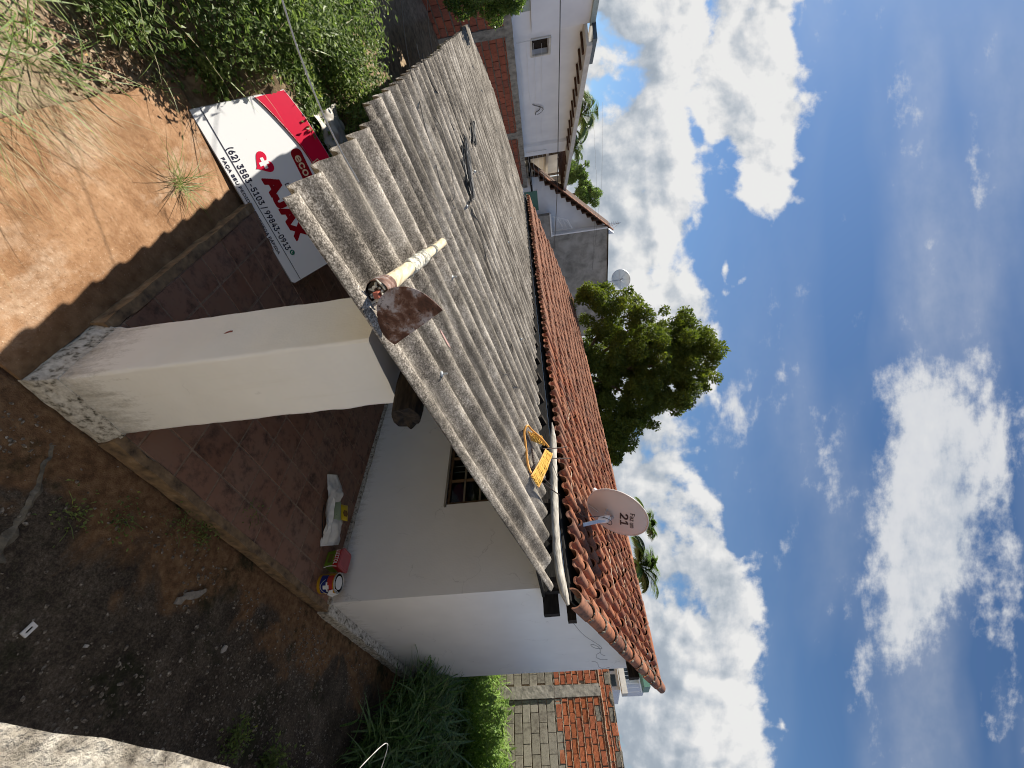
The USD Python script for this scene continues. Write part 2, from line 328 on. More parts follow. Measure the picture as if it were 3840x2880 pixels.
def leafy(name, dark, light, trans=.35, rough_=.5, spec=.4):
    g = G(); p = g.pos(); r = g.range(g.m('add', g.m('multiply', g.noise(p, 48., 1., .5), .62), g.m('multiply', g.noise(p, 2.4, 4., .6), .38)), .36, .66)
    c = g.ramp(r, [(0, dark), (.5, tuple((A_(dark) + A_(light)) / 2)), (.93, light), (1, tuple(A_(light) * A_([1.5, 1.25, .8])))])
    a = g.add('principled_bsdf', 'BSDF', base_color=c, roughness=rough_, specular_ior_level=spec)
    t = g.add('translucent_bsdf', 'BSDF', color=g.add('hsv', 'color', color=c, value=1.7, saturation=1.1))
    return g.done(name, g.add('mix_closure', 'closure', fac=trans, closure1=a, closure2=t))
M['tall_grass'] = leafy('tall_grass_blade', (.036, .090, .030), (.15, .255, .080), .34, .42, .45)
M['weed'] = leafy('weed_leaf', (.055, .095, .026), (.19, .25, .075), .38, .50, .3)
M['grassblade'] = leafy('grass_blade', (.07, .12, .03), (.20, .27, .075), .34, .5, .35)
M['wallweed'] = leafy('wall_weed_blade', (.10, .18, .04), (.27, .38, .11), .38, .5, .35)
M['strawblade'] = leafy('straw_blade', (.16, .14, .07), (.34, .30, .17), .2, .6, .3)
M['crown'] = leafy('tree_leaf', (.028, .054, .010), (.155, .19, .030), .40, .5, .3)
M['bushleaf'] = leafy('bush_leaf', (.045, .09, .018), (.15, .22, .048), .34, .45, .4)
M['palm'] = leafy('palm_leaf', (.05, .10, .022), (.17, .235, .06), .36, .4, .5)
M['straw'] = simple('straw', (.45, .22, .08), .7)
M['dryleaf'] = leafy('dry_leaf', (.10, .055, .035), (.42, .30, .19), .15, .7, .2)
M['bark'] = ramped('bark', [(.3, (.05, .035, .022)), (.7, (.17, .125, .085))], 20., bump=.8, bscale=40.)

def wood(name, cols, stretch=(3, .5, 3), scale=18., bump=.6):
    return ramped(name, list(zip((.25, .45, .62, .82), cols)), scale, 8., .9, bump, scale * 2.2, .006, stretch=stretch)
M['greywood'] = wood('weathered_grey_wood', [(.10, .09, .075), (.30, .275, .235), (.50, .47, .41), (.66, .63, .56)], (6, .6, 6), 14.)
M['darkwood'] = wood('dark_log_wood', [(.006, .005, .004), (.016, .012, .009), (.035, .026, .018), (.065, .050, .036)], (3, .4, 3), 14., .9)
M['blackwood'] = wood('tarred_timber', [(.006, .005, .005), (.012, .011, .010), (.022, .020, .018), (.04, .036, .032)], (4, .6, 4), 12.)
M['brownwood'] = wood('brown_timber', [(.03, .016, .011), (.06, .032, .022), (.09, .05, .035), (.13, .08, .06)], (4, 4, 4), 9.)
M['bamboo'] = ramped('pale_dry_handle', [(.25, (.22, .17, .10)), (.45, (.50, .42, .28)), (.65, (.66, .58, .41)), (.85, (.74, .68, .52))], 22., bump=.5, bscale=60., stretch=(2, .5, 2))
M['tape'] = ramped('frayed_wrapping', [(.3, (.40, .37, .28)), (.6, (.66, .63, .53)), (.8, (.76, .74, .66))], 50., bump=.9, bscale=120.)
def rust():
    g = G(); p = g.pos()
    c = g.ramp(g.noise(p, 13., 6., .65, .3), [(.36, (.042, .015, .008)), (.47, (.085, .032, .016)), (.53, (.16, .090, .066)), (.60, (.30, .26, .25)), (.75, (.38, .35, .345))])
    c = g.mix(g.range(g.noise(p, 85., 4., .7), .58, .66), c, (.022, .009, .006))
    return g.done('rusty_blade_steel', g.add('principled_bsdf', 'BSDF', base_color=c, roughness=.62, metallic=.25, specular_ior_level=.4, normal=g.bump(g.noise(p, 120., 5., .7), .5, .003)))
M['rust'] = rust()
M['rod'] = simple('rusty_iron_rod', (.045, .028, .022), .6, .3)
M['cable'] = simple('black_cable', (.010, .010, .011), .45, var=.1, spec=.5)
M['wirelight'] = simple('pale_wire', (.45, .43, .40), .5)
M['cream_wire'] = simple('cream_cord', (.62, .52, .38), .6)
M['galv'] = simple('galvanised_steel', (.52, .53, .55), .38, .75, var=.08)
M['screw'] = simple('roof_screw_cap', (.40, .42, .42), .4, .5)
def sheet_white():
    g = G(); p = g.pos()
    c = g.mix(g.range(g.noise(p, 40., 4., .7), .66, .72, 0, .3), (.83, .84, .85), (.5, .5, .5))
    return g.done('sign_white', g.add('principled_bsdf', 'BSDF', base_color=c, roughness=.35, specular_ior_level=.4))
M['signwhite'] = sheet_white()
M['signred'] = simple('sign_red', (.64, .004, .045), .35, var=.04, spec=.4)
M['signdark'] = simple('sign_dark_red', (.30, .004, .012), .35, var=.04, spec=.4)
M['signink'] = simple('sign_navy_ink', (.012, .013, .035), .4, var=.05)
M['signcream'] = simple('sign_cream', (.80, .62, .42), .4, var=.03)
M['signgreen'] = simple('sign_green', (.02, .16, .10), .4, var=.03)
M['basket'] = ramped('yellow_wicker', [(.25, (.20, .10, .018)), (.45, (.52, .30, .055)), (.7, (.66, .42, .10)), (.9, (.72, .52, .20))], 40., bump=.6, bscale=140.)
M['basketrim'] = simple('orange_cane', (.55, .26, .055), .45, var=.2, scale=30.)
M['dish'] = simple('dish_enamel', (.52, .455, .425), .45, var=.05, scale=5., spec=.4)
M['dishdark'] = simple('dish_lettering', (.035, .022, .022), .5)
M['plasticwhite'] = simple('white_plastic', (.72, .72, .72), .4, var=.05)
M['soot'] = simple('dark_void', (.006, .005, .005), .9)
def glass():
    g = G(); t = g.add('transparent_bsdf', 'BSDF', color=(.80, .84, .84)); s = g.add('glossy_bsdf', 'BSDF', color=(.9, .9, .9), roughness=.04)
    f = g.m('add', g.m('multiply', g.add('fresnel', 'fac', IOR=1.5), .4), .005)
    return g.done('window_glass', g.add('mix_closure', 'closure', fac=f, closure1=t, closure2=s))
M['glass'] = glass()
M['farwhite'] = ramped('pale_blue_plaster', [(.3, (.66, .68, .73)), (.7, (.76, .78, .82))], 1.5, bump=.1, bscale=20.)
M['farbeige'] = ramped('beige_plaster', [(.3, (.55, .49, .40)), (.7, (.66, .60, .50))], 1.5, bump=.1, bscale=20.)
M['greyplaster'] = ramped('stained_grey_render', [(.25, (.11, .105, .095)), (.42, (.21, .20, .18)), (.58, (.30, .285, .26)), (.8, (.37, .355, .33))], 1.7, 8., bump=.5, bscale=14., dist=.4)
M['greentrim'] = simple('grey_green_trim', (.32, .38, .36), .5)
M['greenpanel'] = simple('green_panel', (.10, .22, .17), .5)
M['slab'] = ramped('pale_slab_edge', [(.3, (.48, .46, .42)), (.7, (.62, .60, .55))], 4., bump=.2)
M['tarp'] = ramped('crumpled_plastic', [(.3, (.24, .22, .19)), (.7, (.46, .43, .38))], 10., bump=.5, bscale=25., rough_=.5)
M['darkglass'] = simple('dark_window', (.03, .04, .05), .15, spec=.6)

# ============================================================ GROUND
def hterr(x, y):
    P = np.stack([x, y, np.zeros_like(x)], -1)
    h = -.012 + .030 * (meshkit.fbm(P * 2.2, 5, 3) - .5)
    inyard = sstep(-.15, .05, x) * sstep(2.3, 2.0, y)
    h = h * (1 - .5 * inyard)
    soil = sstep(-.80, -.92, x)
    h = h + soil * (-.03 + .07 * (meshkit.fbm(P * 4, 4, 9) - .5))
    h = h + .30 * sstep(-1.25, -2.6, x) * sstep(1.0, 2.4, y)
    bank = sstep(2.16, 2.95, y) * sstep(.55, .05, x)
    h = h + bank * (.46 + .10 * (meshkit.fbm(P * 5, 4, 5) - .5)) + .15 * sstep(3., 6., y) * sstep(.5, 0, x)
    under = sstep(.0, .03, x) * sstep(.0, .03, y) * (1 - bank)
    under = np.maximum(under, ((x > -.84) & (x < .04) & (y > .02) & (y < 2.12)) * 1.0)
    h = h - .10 * under
    return h
xs = np.concatenate([[-400, -120, -40, -15], np.arange(-6, -1.6, .16), np.arange(-1.6, 4.2, .035), np.arange(4.2, 13, .25), [20, 60, 160, 400]])
ys = np.concatenate([[-400, -120, -40, -12], np.arange(-4, -1.5, .2), np.arange(-1.5, 3.6, .035), np.arange(3.6, 15, .2), [22, 60, 160, 400]])
GX, GY = np.meshgrid(xs, ys, indexing='ij')
obj('yard_ground', grid(np.stack([GX, GY, hterr(GX, GY)], -1)), M['ground'], smooth=True, kind='structure')

# concrete path beside the porch, with worn edges
px = np.linspace(-.86, -.004, 34); py = np.linspace(.004, 2.2, 80)
PX, PY = np.meshgrid(px, py, indexing='ij')
ed = meshkit.fbm(np.stack([PX * 0, PY * 6, PX * 0], -1), 4, 2) - .5
PX2 = PX + np.where(PX < -.85, .05 * ed, 0)
PY2 = PY + np.where(PY > 2.19, .05 * (meshkit.fbm(np.stack([PX * 6, PX * 0, PX * 0], -1), 4, 8) - .5), 0)
PZ = .004 + .012 * (meshkit.fbm(np.stack([PX, PY, PX * 0], -1) * 2.5, 4, 21) - .5)
top = np.stack([PX2, PY2, PZ], -1)
mb = MB().raw(*grid(top))
rim = np.concatenate([top[0], top[1:, -1], top[-1, -2::-1], top[-2:0:-1, 0]])
low = rim + [0, 0, -.09]
n_ = len(rim); mb.raw(np.vstack([rim, low]), [[i, (i + 1) % n_, n_ + (i + 1) % n_, n_ + i] for i in range(n_)])
obj('concrete_path', mb, M['path'], kind='structure')

# porch floor: grout bed, single tiles, kerb
pf = UsdGeom.Xform.Define(stage, path_for('porch_floor', None)).GetPrim(); data(pf, kind='structure')
obj('bed', bx(.05, 2.92, .05, 6.0, -.09, .0775), M['grout'], pf)
X0s = A_([.05, .27, .555, .84, 1.13, 1.41, 1.69, 1.97, 2.25, 2.53, 2.81, 2.915])
Y0s = A_([.05, .252, .52, .785, 1.045, 1.31, 1.575, 1.84, 2.10, 2.36, 2.62, 2.88, 3.14, 3.40])
for i in range(len(X0s) - 1):
    for j in range(len(Y0s) - 1):
        if X0s[i + 1] < .47 and Y0s[j + 1] < .47 and i == 0 and j == 0: continue
        if X0s[i] < .5 and Y0s[j] > 2.2: continue
        a, b, c, d = X0s[i] + .0055, X0s[i + 1] - .0055, Y0s[j] + .0055, Y0s[j + 1] - .0055
        dz = rng.uniform(-.0012, .0012); e = .003
        v = A_([[a, c, .070], [b, c, .070], [b, d, .070], [a, d, .070], [a + e, c + e, .081 + dz], [b - e, c + e, .081 + dz], [b - e, d - e, .081 + dz], [a + e, d - e, .081 + dz]])
        obj('floor_tile', MB().raw(v, [[4, 5, 6, 7], [0, 1, 5, 4], [1, 2, 6, 5], [2, 3, 7, 6], [3, 0, 4, 7]]), M['floortile'], pf)
def kerb(pts_in, pts_out):
    pass
kb = bx(.44, 2.95, -.008, .048, -.09, .084)
obj('kerb', rough(kb, .05, .012, 9., 4), M['kerb'], pf)
kb = bx(-.010, .048, .43, 2.15, -.09, .086)
obj('kerb', rough(kb, .05, .012, 9., 6), M['kerb'], pf)

# ============================================================ PORCH PILLAR
pil = thing('porch_pillar', 'square white painted pillar with grimy base at the corner of the tiled porch', 'pillar')
v = A_([[-.004, -.004, -.08], [.475, -.004, -.08], [.475, .465, -.08], [-.004, .465, -.08], [.0, .0, .03], [.47, .0, .03], [.47, .46, .03], [.0, .46, .03],
        [.034, .034, .112], [.44, .034, .112], [.44, .435, .112], [.034, .435, .112]])
q = [[0, 1, 5, 4], [1, 2, 6, 5], [2, 3, 7, 6], [3, 0, 4, 7], [4, 5, 9, 8], [5, 6, 10, 9], [6, 7, 11, 10], [7, 4, 8, 11], [8, 9, 10, 11]]
obj('base', rough(MB().raw(v, q), .03, .009, 14., 3), M['plinth'], pil)
sh = bx(.036, .435, .036, .432, .085, 1.60)
t = rough(sh, .03, .0055, 5., 11)
# worn edges: pull the arris in, unevenly
vv = t.vertices; cx, cy = .2355, .234
dx = np.minimum(np.abs(vv[:, 0] - .036), np.abs(vv[:, 0] - .435)); dy = np.minimum(np.abs(vv[:, 1] - .036), np.abs(vv[:, 1] - .432))
near = np.clip(1 - np.maximum(dx, dy) / .012, 0, 1) * (.004 + .012 * np.clip(meshkit.fbm(vv * [1, 1, 9], 4, 8) - .42, 0, 1))
vv[:, 0] += near * np.sign(cx - vv[:, 0]); vv[:, 1] += near * np.sign(cy - vv[:, 1])
flare = .03 * sstep(.20, .085, vv[:, 2]); vv[:, 1] += flare * (vv[:, 1] > .4); t.vertices = vv
obj('shaft', t, M['pillar'], pil, smooth=35)
cr = plate([(0, 0), (.012, .004), (.02, .018), (.032, .028), (.024, .036), (.01, .030), (.002, .016)], .0015, A_([.0335, .235, .83]), A_([0, -.55, .83]), A_([0, .83, .55]), A_([-1, 0, 0]))
obj('bare_patch', cr, simple('bare_red_plaster', (.22, .06, .045)), pil)

# log that carries the porch roof
lg = spline([(.36, -.135, 1.695), (.34, .3, 1.690), (.34, 1.5, 1.695), (.33, 4, 1.70), (.33, 9, 1.70)], 60)
t = MB().tube(lg, .068 + .006 * np.sin(np.arange(60) * 1.7), 14).mesh()
t = rough(t, .06, .011, 12., 5)
vv = t.vertices; vv[:, 1] += np.where(vv[:, 1] < -.08, -.03 * (meshkit.noise(vv * [40, 1, 40], 3) - .3), 0)
obj('roof_log', t, M['darkwood'], None, label='dark rough log with a hacked end under the porch roof, resting on the pillar', cat='log')

# ============================================================ PORCH ROOF of corrugated fibre cement sheets
PIT = .2126
RA, RB = 1.744, .177
def zroof(x): return RA + RB * x
pr = thing('porch_roof', 'lean-to roof of weathered grey corrugated fibre cement sheets over the porch', 'roof')
def sheet(y0, y1, x0, x1, lift, seed, diag=False):
    n = max(int((y1 - y0) / PIT * 14), 6)
    ysv = np.linspace(y0, y1, n); u = np.linspace(0, 1, 22)
    Yg, Ug = np.meshgrid(ysv, u, indexing='ij')
    lo = np.full_like(Yg, x0)
    lo += .010 * (meshkit.fbm(np.stack([Yg * 14, Yg * 0, Yg * 0 + seed], -1), 4, seed) - .5)
    if diag: lo = np.maximum(lo, x0 + np.clip(Yg - 8.55, 0, None) / 1.30)
    Xg = lo + (x1 - lo) * Ug
    ph = (Yg + .112) / PIT * 2 * PI
    Z = zroof(Xg) + .0335 * np.cos(ph) + .011 * (Yg - y0) / (y1 - y0) + .010 * (meshkit.fbm(np.stack([Xg * .9, Yg * .7, Xg * 0], -1), 3, 31) - .5)
    Z += .004 * (meshkit.fbm(np.stack([Xg * 5, Yg * 5, Xg * 0], -1), 3, 33) - .5)
    T = np.stack([Xg, Yg, Z], -1); B = T - [0, 0, .008]
    m = MB().raw(*grid(T)); m.raw(*grid(B))
    for e in ((T[0], B[0]), (T[-1], B[-1]), (T[:, 0], B[:, 0]), (T[:, -1], B[:, -1])):
        k = len(e[0]); m.raw(np.vstack([e[0], e[1]]), [[i, i + 1, k + i + 1, k + i] for i in range(k - 1)])
    return m
ey = -.151; k = 0
while ey < 9.9:
    w = PIT * 5.2
    x0 = -.612 if k == 0 else -.655 + rng.uniform(-.025, .02) - .004 * k
    x1 = 2.42 + min(.075 * k, .40) + rng.uniform(-.03, .03)
    y1 = min(ey + w, 10.2)
    obj('roof_sheet', sheet(ey, y1, x0, x1, .004 * (k % 2) + .003, k + 1, y1 > 8.4), M['asbestos'], pr, smooth=50)
    ey += PIT * 5; k += 1
def screw(x, y, name='screw_cap'):
    z = zroof(x) + .029 * math.cos((y + .112) / PIT * 2 * PI) + .006
    c = MB().tube([(x, y, z), (x, y, z + .006), (x, y, z + .010)], [.016, .015, .006], 10)
    c.tube([(x, y, z + .01), (x, y, z + .03)], .0045, 6)
    obj(name, c, M['screw'], pr)
screw(.33, .10); screw(.27, .945); screw(.30, 2.22); screw(1.9, 2.4); screw(.33, 3.29); screw(1.6, 5.2); screw(1.45, 6.6); screw(1.5, 4.1)
hp = [(0, 0), (.030, .010), (.11, .014), (.14, .004), (.10, -.014), (.02, -.012)]
hz = zroof(.30)
obj('patch', plate(hp, .003, A_([.255, .375, zroof(.255) + .027]), A_([1, 0, RB]), A_([0, 1, -.1]), A_([0, 0, 1.])), simple('pinkish_patch', (.26, .16, .14)), pr, label='pinkish scrap stuck in a broken corrugation')

# ============================================================ HOUSE
hs = thing('house', 'low white plastered house with red clay tiled roof behind the porch', 'house')
TX0, TZ0, TS = 2.90, 2.365, .306
def ztile(x): return TZ0 + TS * (x - TX0)
zg = lambda x: ztile(x) - .085
gw = [(2.93, -.1), (5.89, -.1), (5.89, zg(5.89)), (2.93, zg(2.93))]
def yz(p): return np.stack([p[:, 0], .06 + p[:, 2] * .12, p[:, 1]], 1)
t = rough(MB().prism(gw, yz), .12, .004, 2.5, 3)
obj('gable_wall', t, M['housewall'], hs, smooth=30)
# front wall with the window opening y .99..1.93, z 1.12..1.86
WY0, WY1, WZ0, WZ1 = .99, 1.95, 1.115, 1.90
m = MB()
m.box(2.93, 3.04, .18, WY0, -.1, zg(2.98)); m.box(2.93, 3.04, WY1, 10., -.1, zg(2.98))
m.box(2.93, 3.04, WY0, WY1, -.1, WZ0); m.box(2.93, 3.04, WY0, WY1, WZ1, zg(2.98))
obj('front_wall', m, M['housewall'], hs)
obj('back_wall', bx(5.78, 5.89, .18, 10., -.1, zg(5.80)), M['housewall'], hs)
obj('side_wall', bx(2.93, 5.89, 10.003, 10.1, -.1, 2.1), M['housewall'], hs)
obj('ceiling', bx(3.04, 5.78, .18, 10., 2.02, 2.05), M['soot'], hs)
pl = bx(2.94, 5.95, -.03, .058, -.1, .105)
obj('plinth', rough(pl, .05, .014, 9., 8), M['plinth'], hs)
pl = bx(2.895, 2.929, .05, 6., .07, .115)
obj('plinth', rough(pl, .06, .010, 9., 18), M['plinth'], hs)
# window of steel bars
win = data(UsdGeom.Xform.Define(stage, path_for('window', hs)).GetPrim())
fx0, fx1 = 2.945, 2.985
m = MB(); m.box(fx0, fx1, WY0, WY0 + .03, WZ0, WZ1); m.box(fx0, fx1, WY1 - .03, WY1, WZ0, WZ1); m.box(fx0, fx1, WY0 + .03, WY1 - .03, WZ0, WZ0 + .028); m.box(fx0, fx1, WY0 + .03, WY1 - .03, WZ1 - .03, WZ1)
obj('frame', m, simple('brown_window_frame', (.085, .05, .03), .5), win)
for yy in (1.30, 1.615): obj('bar', bx(fx0 + .004, fx1 - .006, yy - .011, yy + .011, WZ0 + .028, WZ1 - .03), simple('ochre_bar_%d' % int(yy * 100), (.17, .105, .055), .5), win)
for zz in (1.298, 1.474, 1.66): obj('bar', bx(fx0 + .007, fx1 - .009, WY0 + .03, WY1 - .03, zz - .010, zz + .010), simple('grey_bar_%d' % int(zz * 100), (.19, .16, .12), .5), win)
for yy in (1.45, 1.53, 1.70, 1.78): obj('grille_bar', bx(3.0, 3.008, yy - .004, yy + .004, WZ0 + .03, WZ1 - .03), M['galv'], win)
obj('pane', bx(2.972, 2.976, WY0 + .032, WY1 - .032, WZ0 + .03, WZ1 - .032), M['glass'], win)
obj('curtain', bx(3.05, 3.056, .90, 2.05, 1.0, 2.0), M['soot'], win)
obj('sill', bx(2.905, 2.944, WY0 - .03, WY1 + .03, WZ0 - .022, WZ0), M['concrete'], win)
# timbers poking out of the gable wall, fascia in the dark gap
def timber(x0, x1, z0, z1, y0, mat, nm='purlin'):
    obj(nm, rough(bx(x0, x1, y0, .059, z0, z1), .04, .004, 12., int(x0 * 9)), mat, hs)
timber(3.00, 3.075, 2.085, 2.222, -.135, M['blackwood'])
timber(3.18, 3.27, 2.285, 2.365, -.14, M['darkwood'])
timber(5.34, 5.47, ztile(5.4) - .19, ztile(5.4) - .07, -.16, M['darkwood'])
obj('eave_board', bx(2.30, 2.925, -.02, 9.9, 2.085, 2.11), M['blackwood'], hs)
obj('wall_plate', bx(2.86, 2.925, .0, 9.9, 2.115, 2.30), M['blackwood'], hs)
for k in range(26):
    yy = .02 + k * .38
    obj('rafter', bx(2.72, 3.3, yy, yy + .045, 0, .06, fr=lambda v: v + np.stack([0 * v[:, 0], 0 * v[:, 0], ztile(v[:, 0]) - .135], 1)), M['darkwood'], hs)
# tiled roof: every tile its own piece
rf = obj('roof', grid(np.stack(np.meshgrid(np.linspace(2.92, 6.2, 8), np.linspace(-.1, 10, 12), indexing='ij') + [None], -1)) if False else bx(2.92, 6.22, -.06, 10.05, -.030, -.012, fr=lambda v: v + np.stack([0 * v[:, 0], 0 * v[:, 0], ztile(v[:, 0]) - .03], 1)), M['blackwood'], hs)
TP, TL = .158, .305
def tile_mesh(x, y, r):
    # s-shaped tile: barrel on the near side, pan on the far side; its lower end rides on the tile below
    L = TL * 1.22; u = np.linspace(0, 1, 3)
    a = np.linspace(0, PI, 8); w = .094
    prof = [(-w / 2 * math.cos(q), .048 * math.sin(q) ** .8 if 0 < q < PI - 1e-6 else 0) for q in a]
    prof += [(w / 2 + .016, -.014), (w / 2 + .040, -.017), (w / 2 + .060, -.008), (w / 2 + .068, .006)]
    prof = A_(prof)
    V = []
    for q in u:
        taper = 1.04 - .08 * q
        dx = x + q * L
        pts = np.stack([np.full(len(prof), dx), y + prof[:, 0] * taper, ztile(dx) + prof[:, 1] * taper + .036 * (1 - q)], 1)
        V.append(pts)
    V = A_(V)
    V[..., 2] += r[0] + r[1] * (V[..., 1] - y); V[..., 1] += r[2] * (V[..., 0] - x); V[..., 0] += r[3]
    m = MB().raw(*grid(V)); B = V - [0, 0, .017]
    m.raw(*grid(B)); k = len(prof)
    m.raw(np.vstack([V[0], B[0]]), [[i, i + 1, k + i + 1, k + i] for i in range(k - 1)])
    for e in (0, -1): m.raw(np.vstack([V[:, e], B[:, e]]), [[i, i + 1, 3 + i + 1, 3 + i] for i in range(2)])
    return m
rest = MB(); made = 0
nrow = 11
for c in range(63):
    for r_ in range(nrow):
        x = TX0 + r_ * TL + (-.03 if c > 6 else .03 - .01 * c) * (r_ == 0); y = .02 + c * TP
        if y > 9.9: continue
        jit = (rng.normal(0, .005), rng.normal(0, .07), rng.normal(0, .03), rng.normal(0, .012))
        if r_ == nrow - 1 and c == 4: jit = (.02, .1, .2, .03)
        t = tile_mesh(x, y, jit)
        if made < 270 and c < 25: obj('roof_tile', t, M['tile'], rf, smooth=45); made += 1
        else:
            q = t.mesh(); rest.raw(q.vertices, q.faces)
obj('far_tiles', rest, M['tile'], rf, smooth=45, kind='stuff')
# barrel tiles along the verge, bedded in dark mortar
for r_ in range(10):
    x = 2.74 + r_ * .352; L = .385; u = np.linspace(0, 1, 5); a = np.linspace(-.25, PI + .25, 12)
    V = []
    for q in u:
        R = .084 - .013 * q; dx = x + q * L
        V.append(np.stack([np.full(12, dx), -.105 - R * np.cos(a) * 1.0, ztile(dx) + .022 + R * np.sin(a) * .95 + .012 * (1 - q)], 1))
    V = A_(V) + [rng.normal(0, .004), rng.normal(0, .005), rng.normal(0, .003)]
    m = MB().raw(*grid(V)); B = V.copy(); cen = V.mean(1, keepdims=True); B = cen + (V - cen) * .86
    m.raw(*grid(B)); m.raw(np.vstack([V[0], B[0]]), [[i, i + 1, 12 + i + 1, 12 + i] for i in range(11)])
    obj('verge_tile', m, M['tile'], rf, smooth=45)
    if r_:
        a2 = np.linspace(.3, PI - .2, 12)
        lump = [( x + .012 + .008 * math.sin(9 * q), -.105 - .082 * math.cos(q), ztile(x) + .026 + .080 * math.sin(q)) for q in a2]
        obj('verge_mortar', rough(MB().tube(lump, .011, 6), .02, .010, 40., r_), M['mortar_dark'], rf)
vm = bx(2.95, 6.15, -.045, .0, -.01, .055, fr=lambda v: v + np.stack([0 * v[:, 0], 0 * v[:, 0], ztile(v[:, 0])], 1))
obj('verge_mortar', rough(vm, .05, .015, 20., 77), M['mortar_dark'], rf)
# ridge: low capping of mortar and half tiles
for k in range(28):
    y0 = -.12 + k * .36; xr = TX0 + nrow * TL + .01
    a = np.linspace(0, PI, 8); V = A_([[(xr - .055 * math.cos(q) , y0 + u_ * .40, ztile(xr) + .012 + .045 * math.sin(q) + .008 * u_) for q in a] for u_ in (0, .5, 1)]) + rng.normal(0, .004, 3)
    m = MB().raw(*grid(V)); m.raw(*grid(V - [0, 0, .014])); obj('ridge_tile', m, M['tile'], rf, smooth=45)
obj('ridge_mortar', rough(bx(6.17, 6.23, -.12, 10., ztile(6.2) - .02, ztile(6.2) + .035), .09, .016, 14., 5), M['mortar_dark'], rf)

# pale weathered rail lying in the gap between the two roofs
bp = spline([(2.72, -.17, 2.305), (2.72, .05, 2.268), (2.73, .35, 2.258), (2.74, .7, 2.272), (2.75, 1.1, 2.297), (2.76, 1.45, 2.322), (2.765, 1.62, 2.335), (2.765, 1.86, 2.346)], 60)
rr = np.interp(np.linspace(0, 1, 60), [0, .04, .12, .25, .82, .87, 1], [.012, .034, .041, .039, .043, .042, .004])
t = rough(MB().tube(bp, rr, 10), .03, .006, 16., 9)
obj('timber_rail', t, M['greywood'], None, smooth=40, label='bleached grey pole with a sharpened end lying between the sheet roof and the clay tiles', cat='pole')

# ============================================================ SIGN BOARD leaning on the bank
sO, sX, sY, sN = A_([-.673, 2.172, -.004]), A_([.9961, -.0565, .0683]), A_([.0117, .8474, .5309]), A_([-.0879, -.5280, .8447])
def sp(a, c, n=0.0): return sO + a * sX + c * sY + n * sN
sign = thing('sign_board', 'white and red pharmacy sign board with phone numbers leaning on the weedy bank', 'sign')
SW, SH = 1.389, .905
tl = [(0, 0), (SW - .02, .0), (SW, .02), (SW, .86), (1.30, .93), (.9, .965), (.55, .945), (.24, .885), (.05, .815), (.02, .80)]
obj('board', plate(tl, .012, sO, sX, sY, sN), M['signwhite'], sign)
obj('edge', MB().tube([sp(a, c, .004) for a, c in tl + tl[:1]], .0055, 6), simple('sign_edge', (.30, .31, .32), .5), sign)
red = [(.022, .535), (.147, .607), (.296, .676), (.429, .727), (.564, .757), (.75, .775), (.95, .77), (1.2, .74), (SW - .004, .70), (SW - .004, .858), (1.30, .926), (.9, .961), (.55, .941), (.24, .881), (.05, .811), (.023, .796)]
obj('red_band', plate(red, .003, sp(0, 0, .0125), sX, sY, sN), M['signred'], sign)
cv = spline([sp(a, c, .0165) for a, c in [(.022, .522), (.147, .594), (.296, .663), (.429, .714), (.564, .744), (.75, .762)]], 30)
obj('dark_stripe', MB().tube(cv, .006, 5), M['signdark'], sign)
obj('rule', plate([(0.004, .077), (SW - .004, .082), (SW - .004, .087), (.004, .082)], .002, sp(0, 0, .0125), sX, sY, sN), M['signink'], sign)
def letters(txt, a, c, h, width, mat, bold=True, name='lettering', ang=0.0, n=.0128, lift=.0015, parent=sign, fr=None, heavy=0.0):
    t = meshkit.text_mesh(txt, h, lift, bold)
    if heavy: t = trimesh.util.concatenate([trimesh.Trimesh(t.vertices + [heavy * i, heavy * j * .5, .00015 * (i + 2 * j)], t.faces) for i in (-1, 0, 1) for j in (-1, 1)])
    v = np.asarray(t.vertices)
    v = v * [width / (v[:, 0].max() - v[:, 0].min()), 1, 1]; v[:, 0] -= v[:, 0].min()
    ca, sa = math.cos(ang), math.sin(ang)
    x = a + v[:, 0] * ca - v[:, 1] * sa; y = c + v[:, 0] * sa + v[:, 1] * ca
    P = fr(x, y, v[:, 2]) if fr else sO + x[:, None] * sX + y[:, None] * sY + (n + v[:, 2:3]) * sN
    obj(name, (P, np.asarray(t.faces)), mat, parent)
letters('(62) 3583-5103 / 99843-0913', .276, .098, .050, .838, M['signink'], True, ang=.010)
letters('FAÇA SEU PEDIDO - ENTREGA RÁPIDA', .322, .020, .024, .788, M['signink'], True)
letters('AJAX', .540, .238, .128, .545, M['signdark'], True, ang=.012, heavy=.009)
letters('D', .640, .400, .040, .036, M['signink'], False)
icon = [(1.150 + .023 * math.cos(q), .147 + .023 * math.sin(q)) for q in np.linspace(0, 2 * PI, 18)[:-1]]
obj('phone_icon', plate(icon, .002, sp(0, 0, .0125), sX, sY, sN), M['signgreen'], sign)
obj('phone_icon_mark', MB().tube(spline([sp(1.140, .156, .0155), sp(1.143, .144, .0155), sp(1.156, .138, .0155)], 8), .0028, 5), M['signwhite'], sign)
th = np.linspace(0, 2 * PI, 40)[:-1]
hx = 16 * np.sin(th) ** 3; hy = 13 * np.cos(th) - 5 * np.cos(2 * th) - 2 * np.cos(3 * th) - np.cos(4 * th)
hs_ = .0052; rot = .25
hp = [(.446 + hs_ * (x * math.cos(rot) - y * math.sin(rot)), .318 + hs_ * (x * math.sin(rot) + y * math.cos(rot))) for x, y in zip(hx, hy)]
heart = obj('heart', plate(hp, .002, sp(0, 0, .0125), sX, sY, sN), M['signred'], sign)
cr = [(-.014, .042), (.014, .042), (.014, .014), (.042, .014), (.042, -.014), (.014, -.014), (.014, -.042), (-.014, -.042), (-.014, -.014), (-.042, -.014), (-.042, .014), (-.014, .014)]
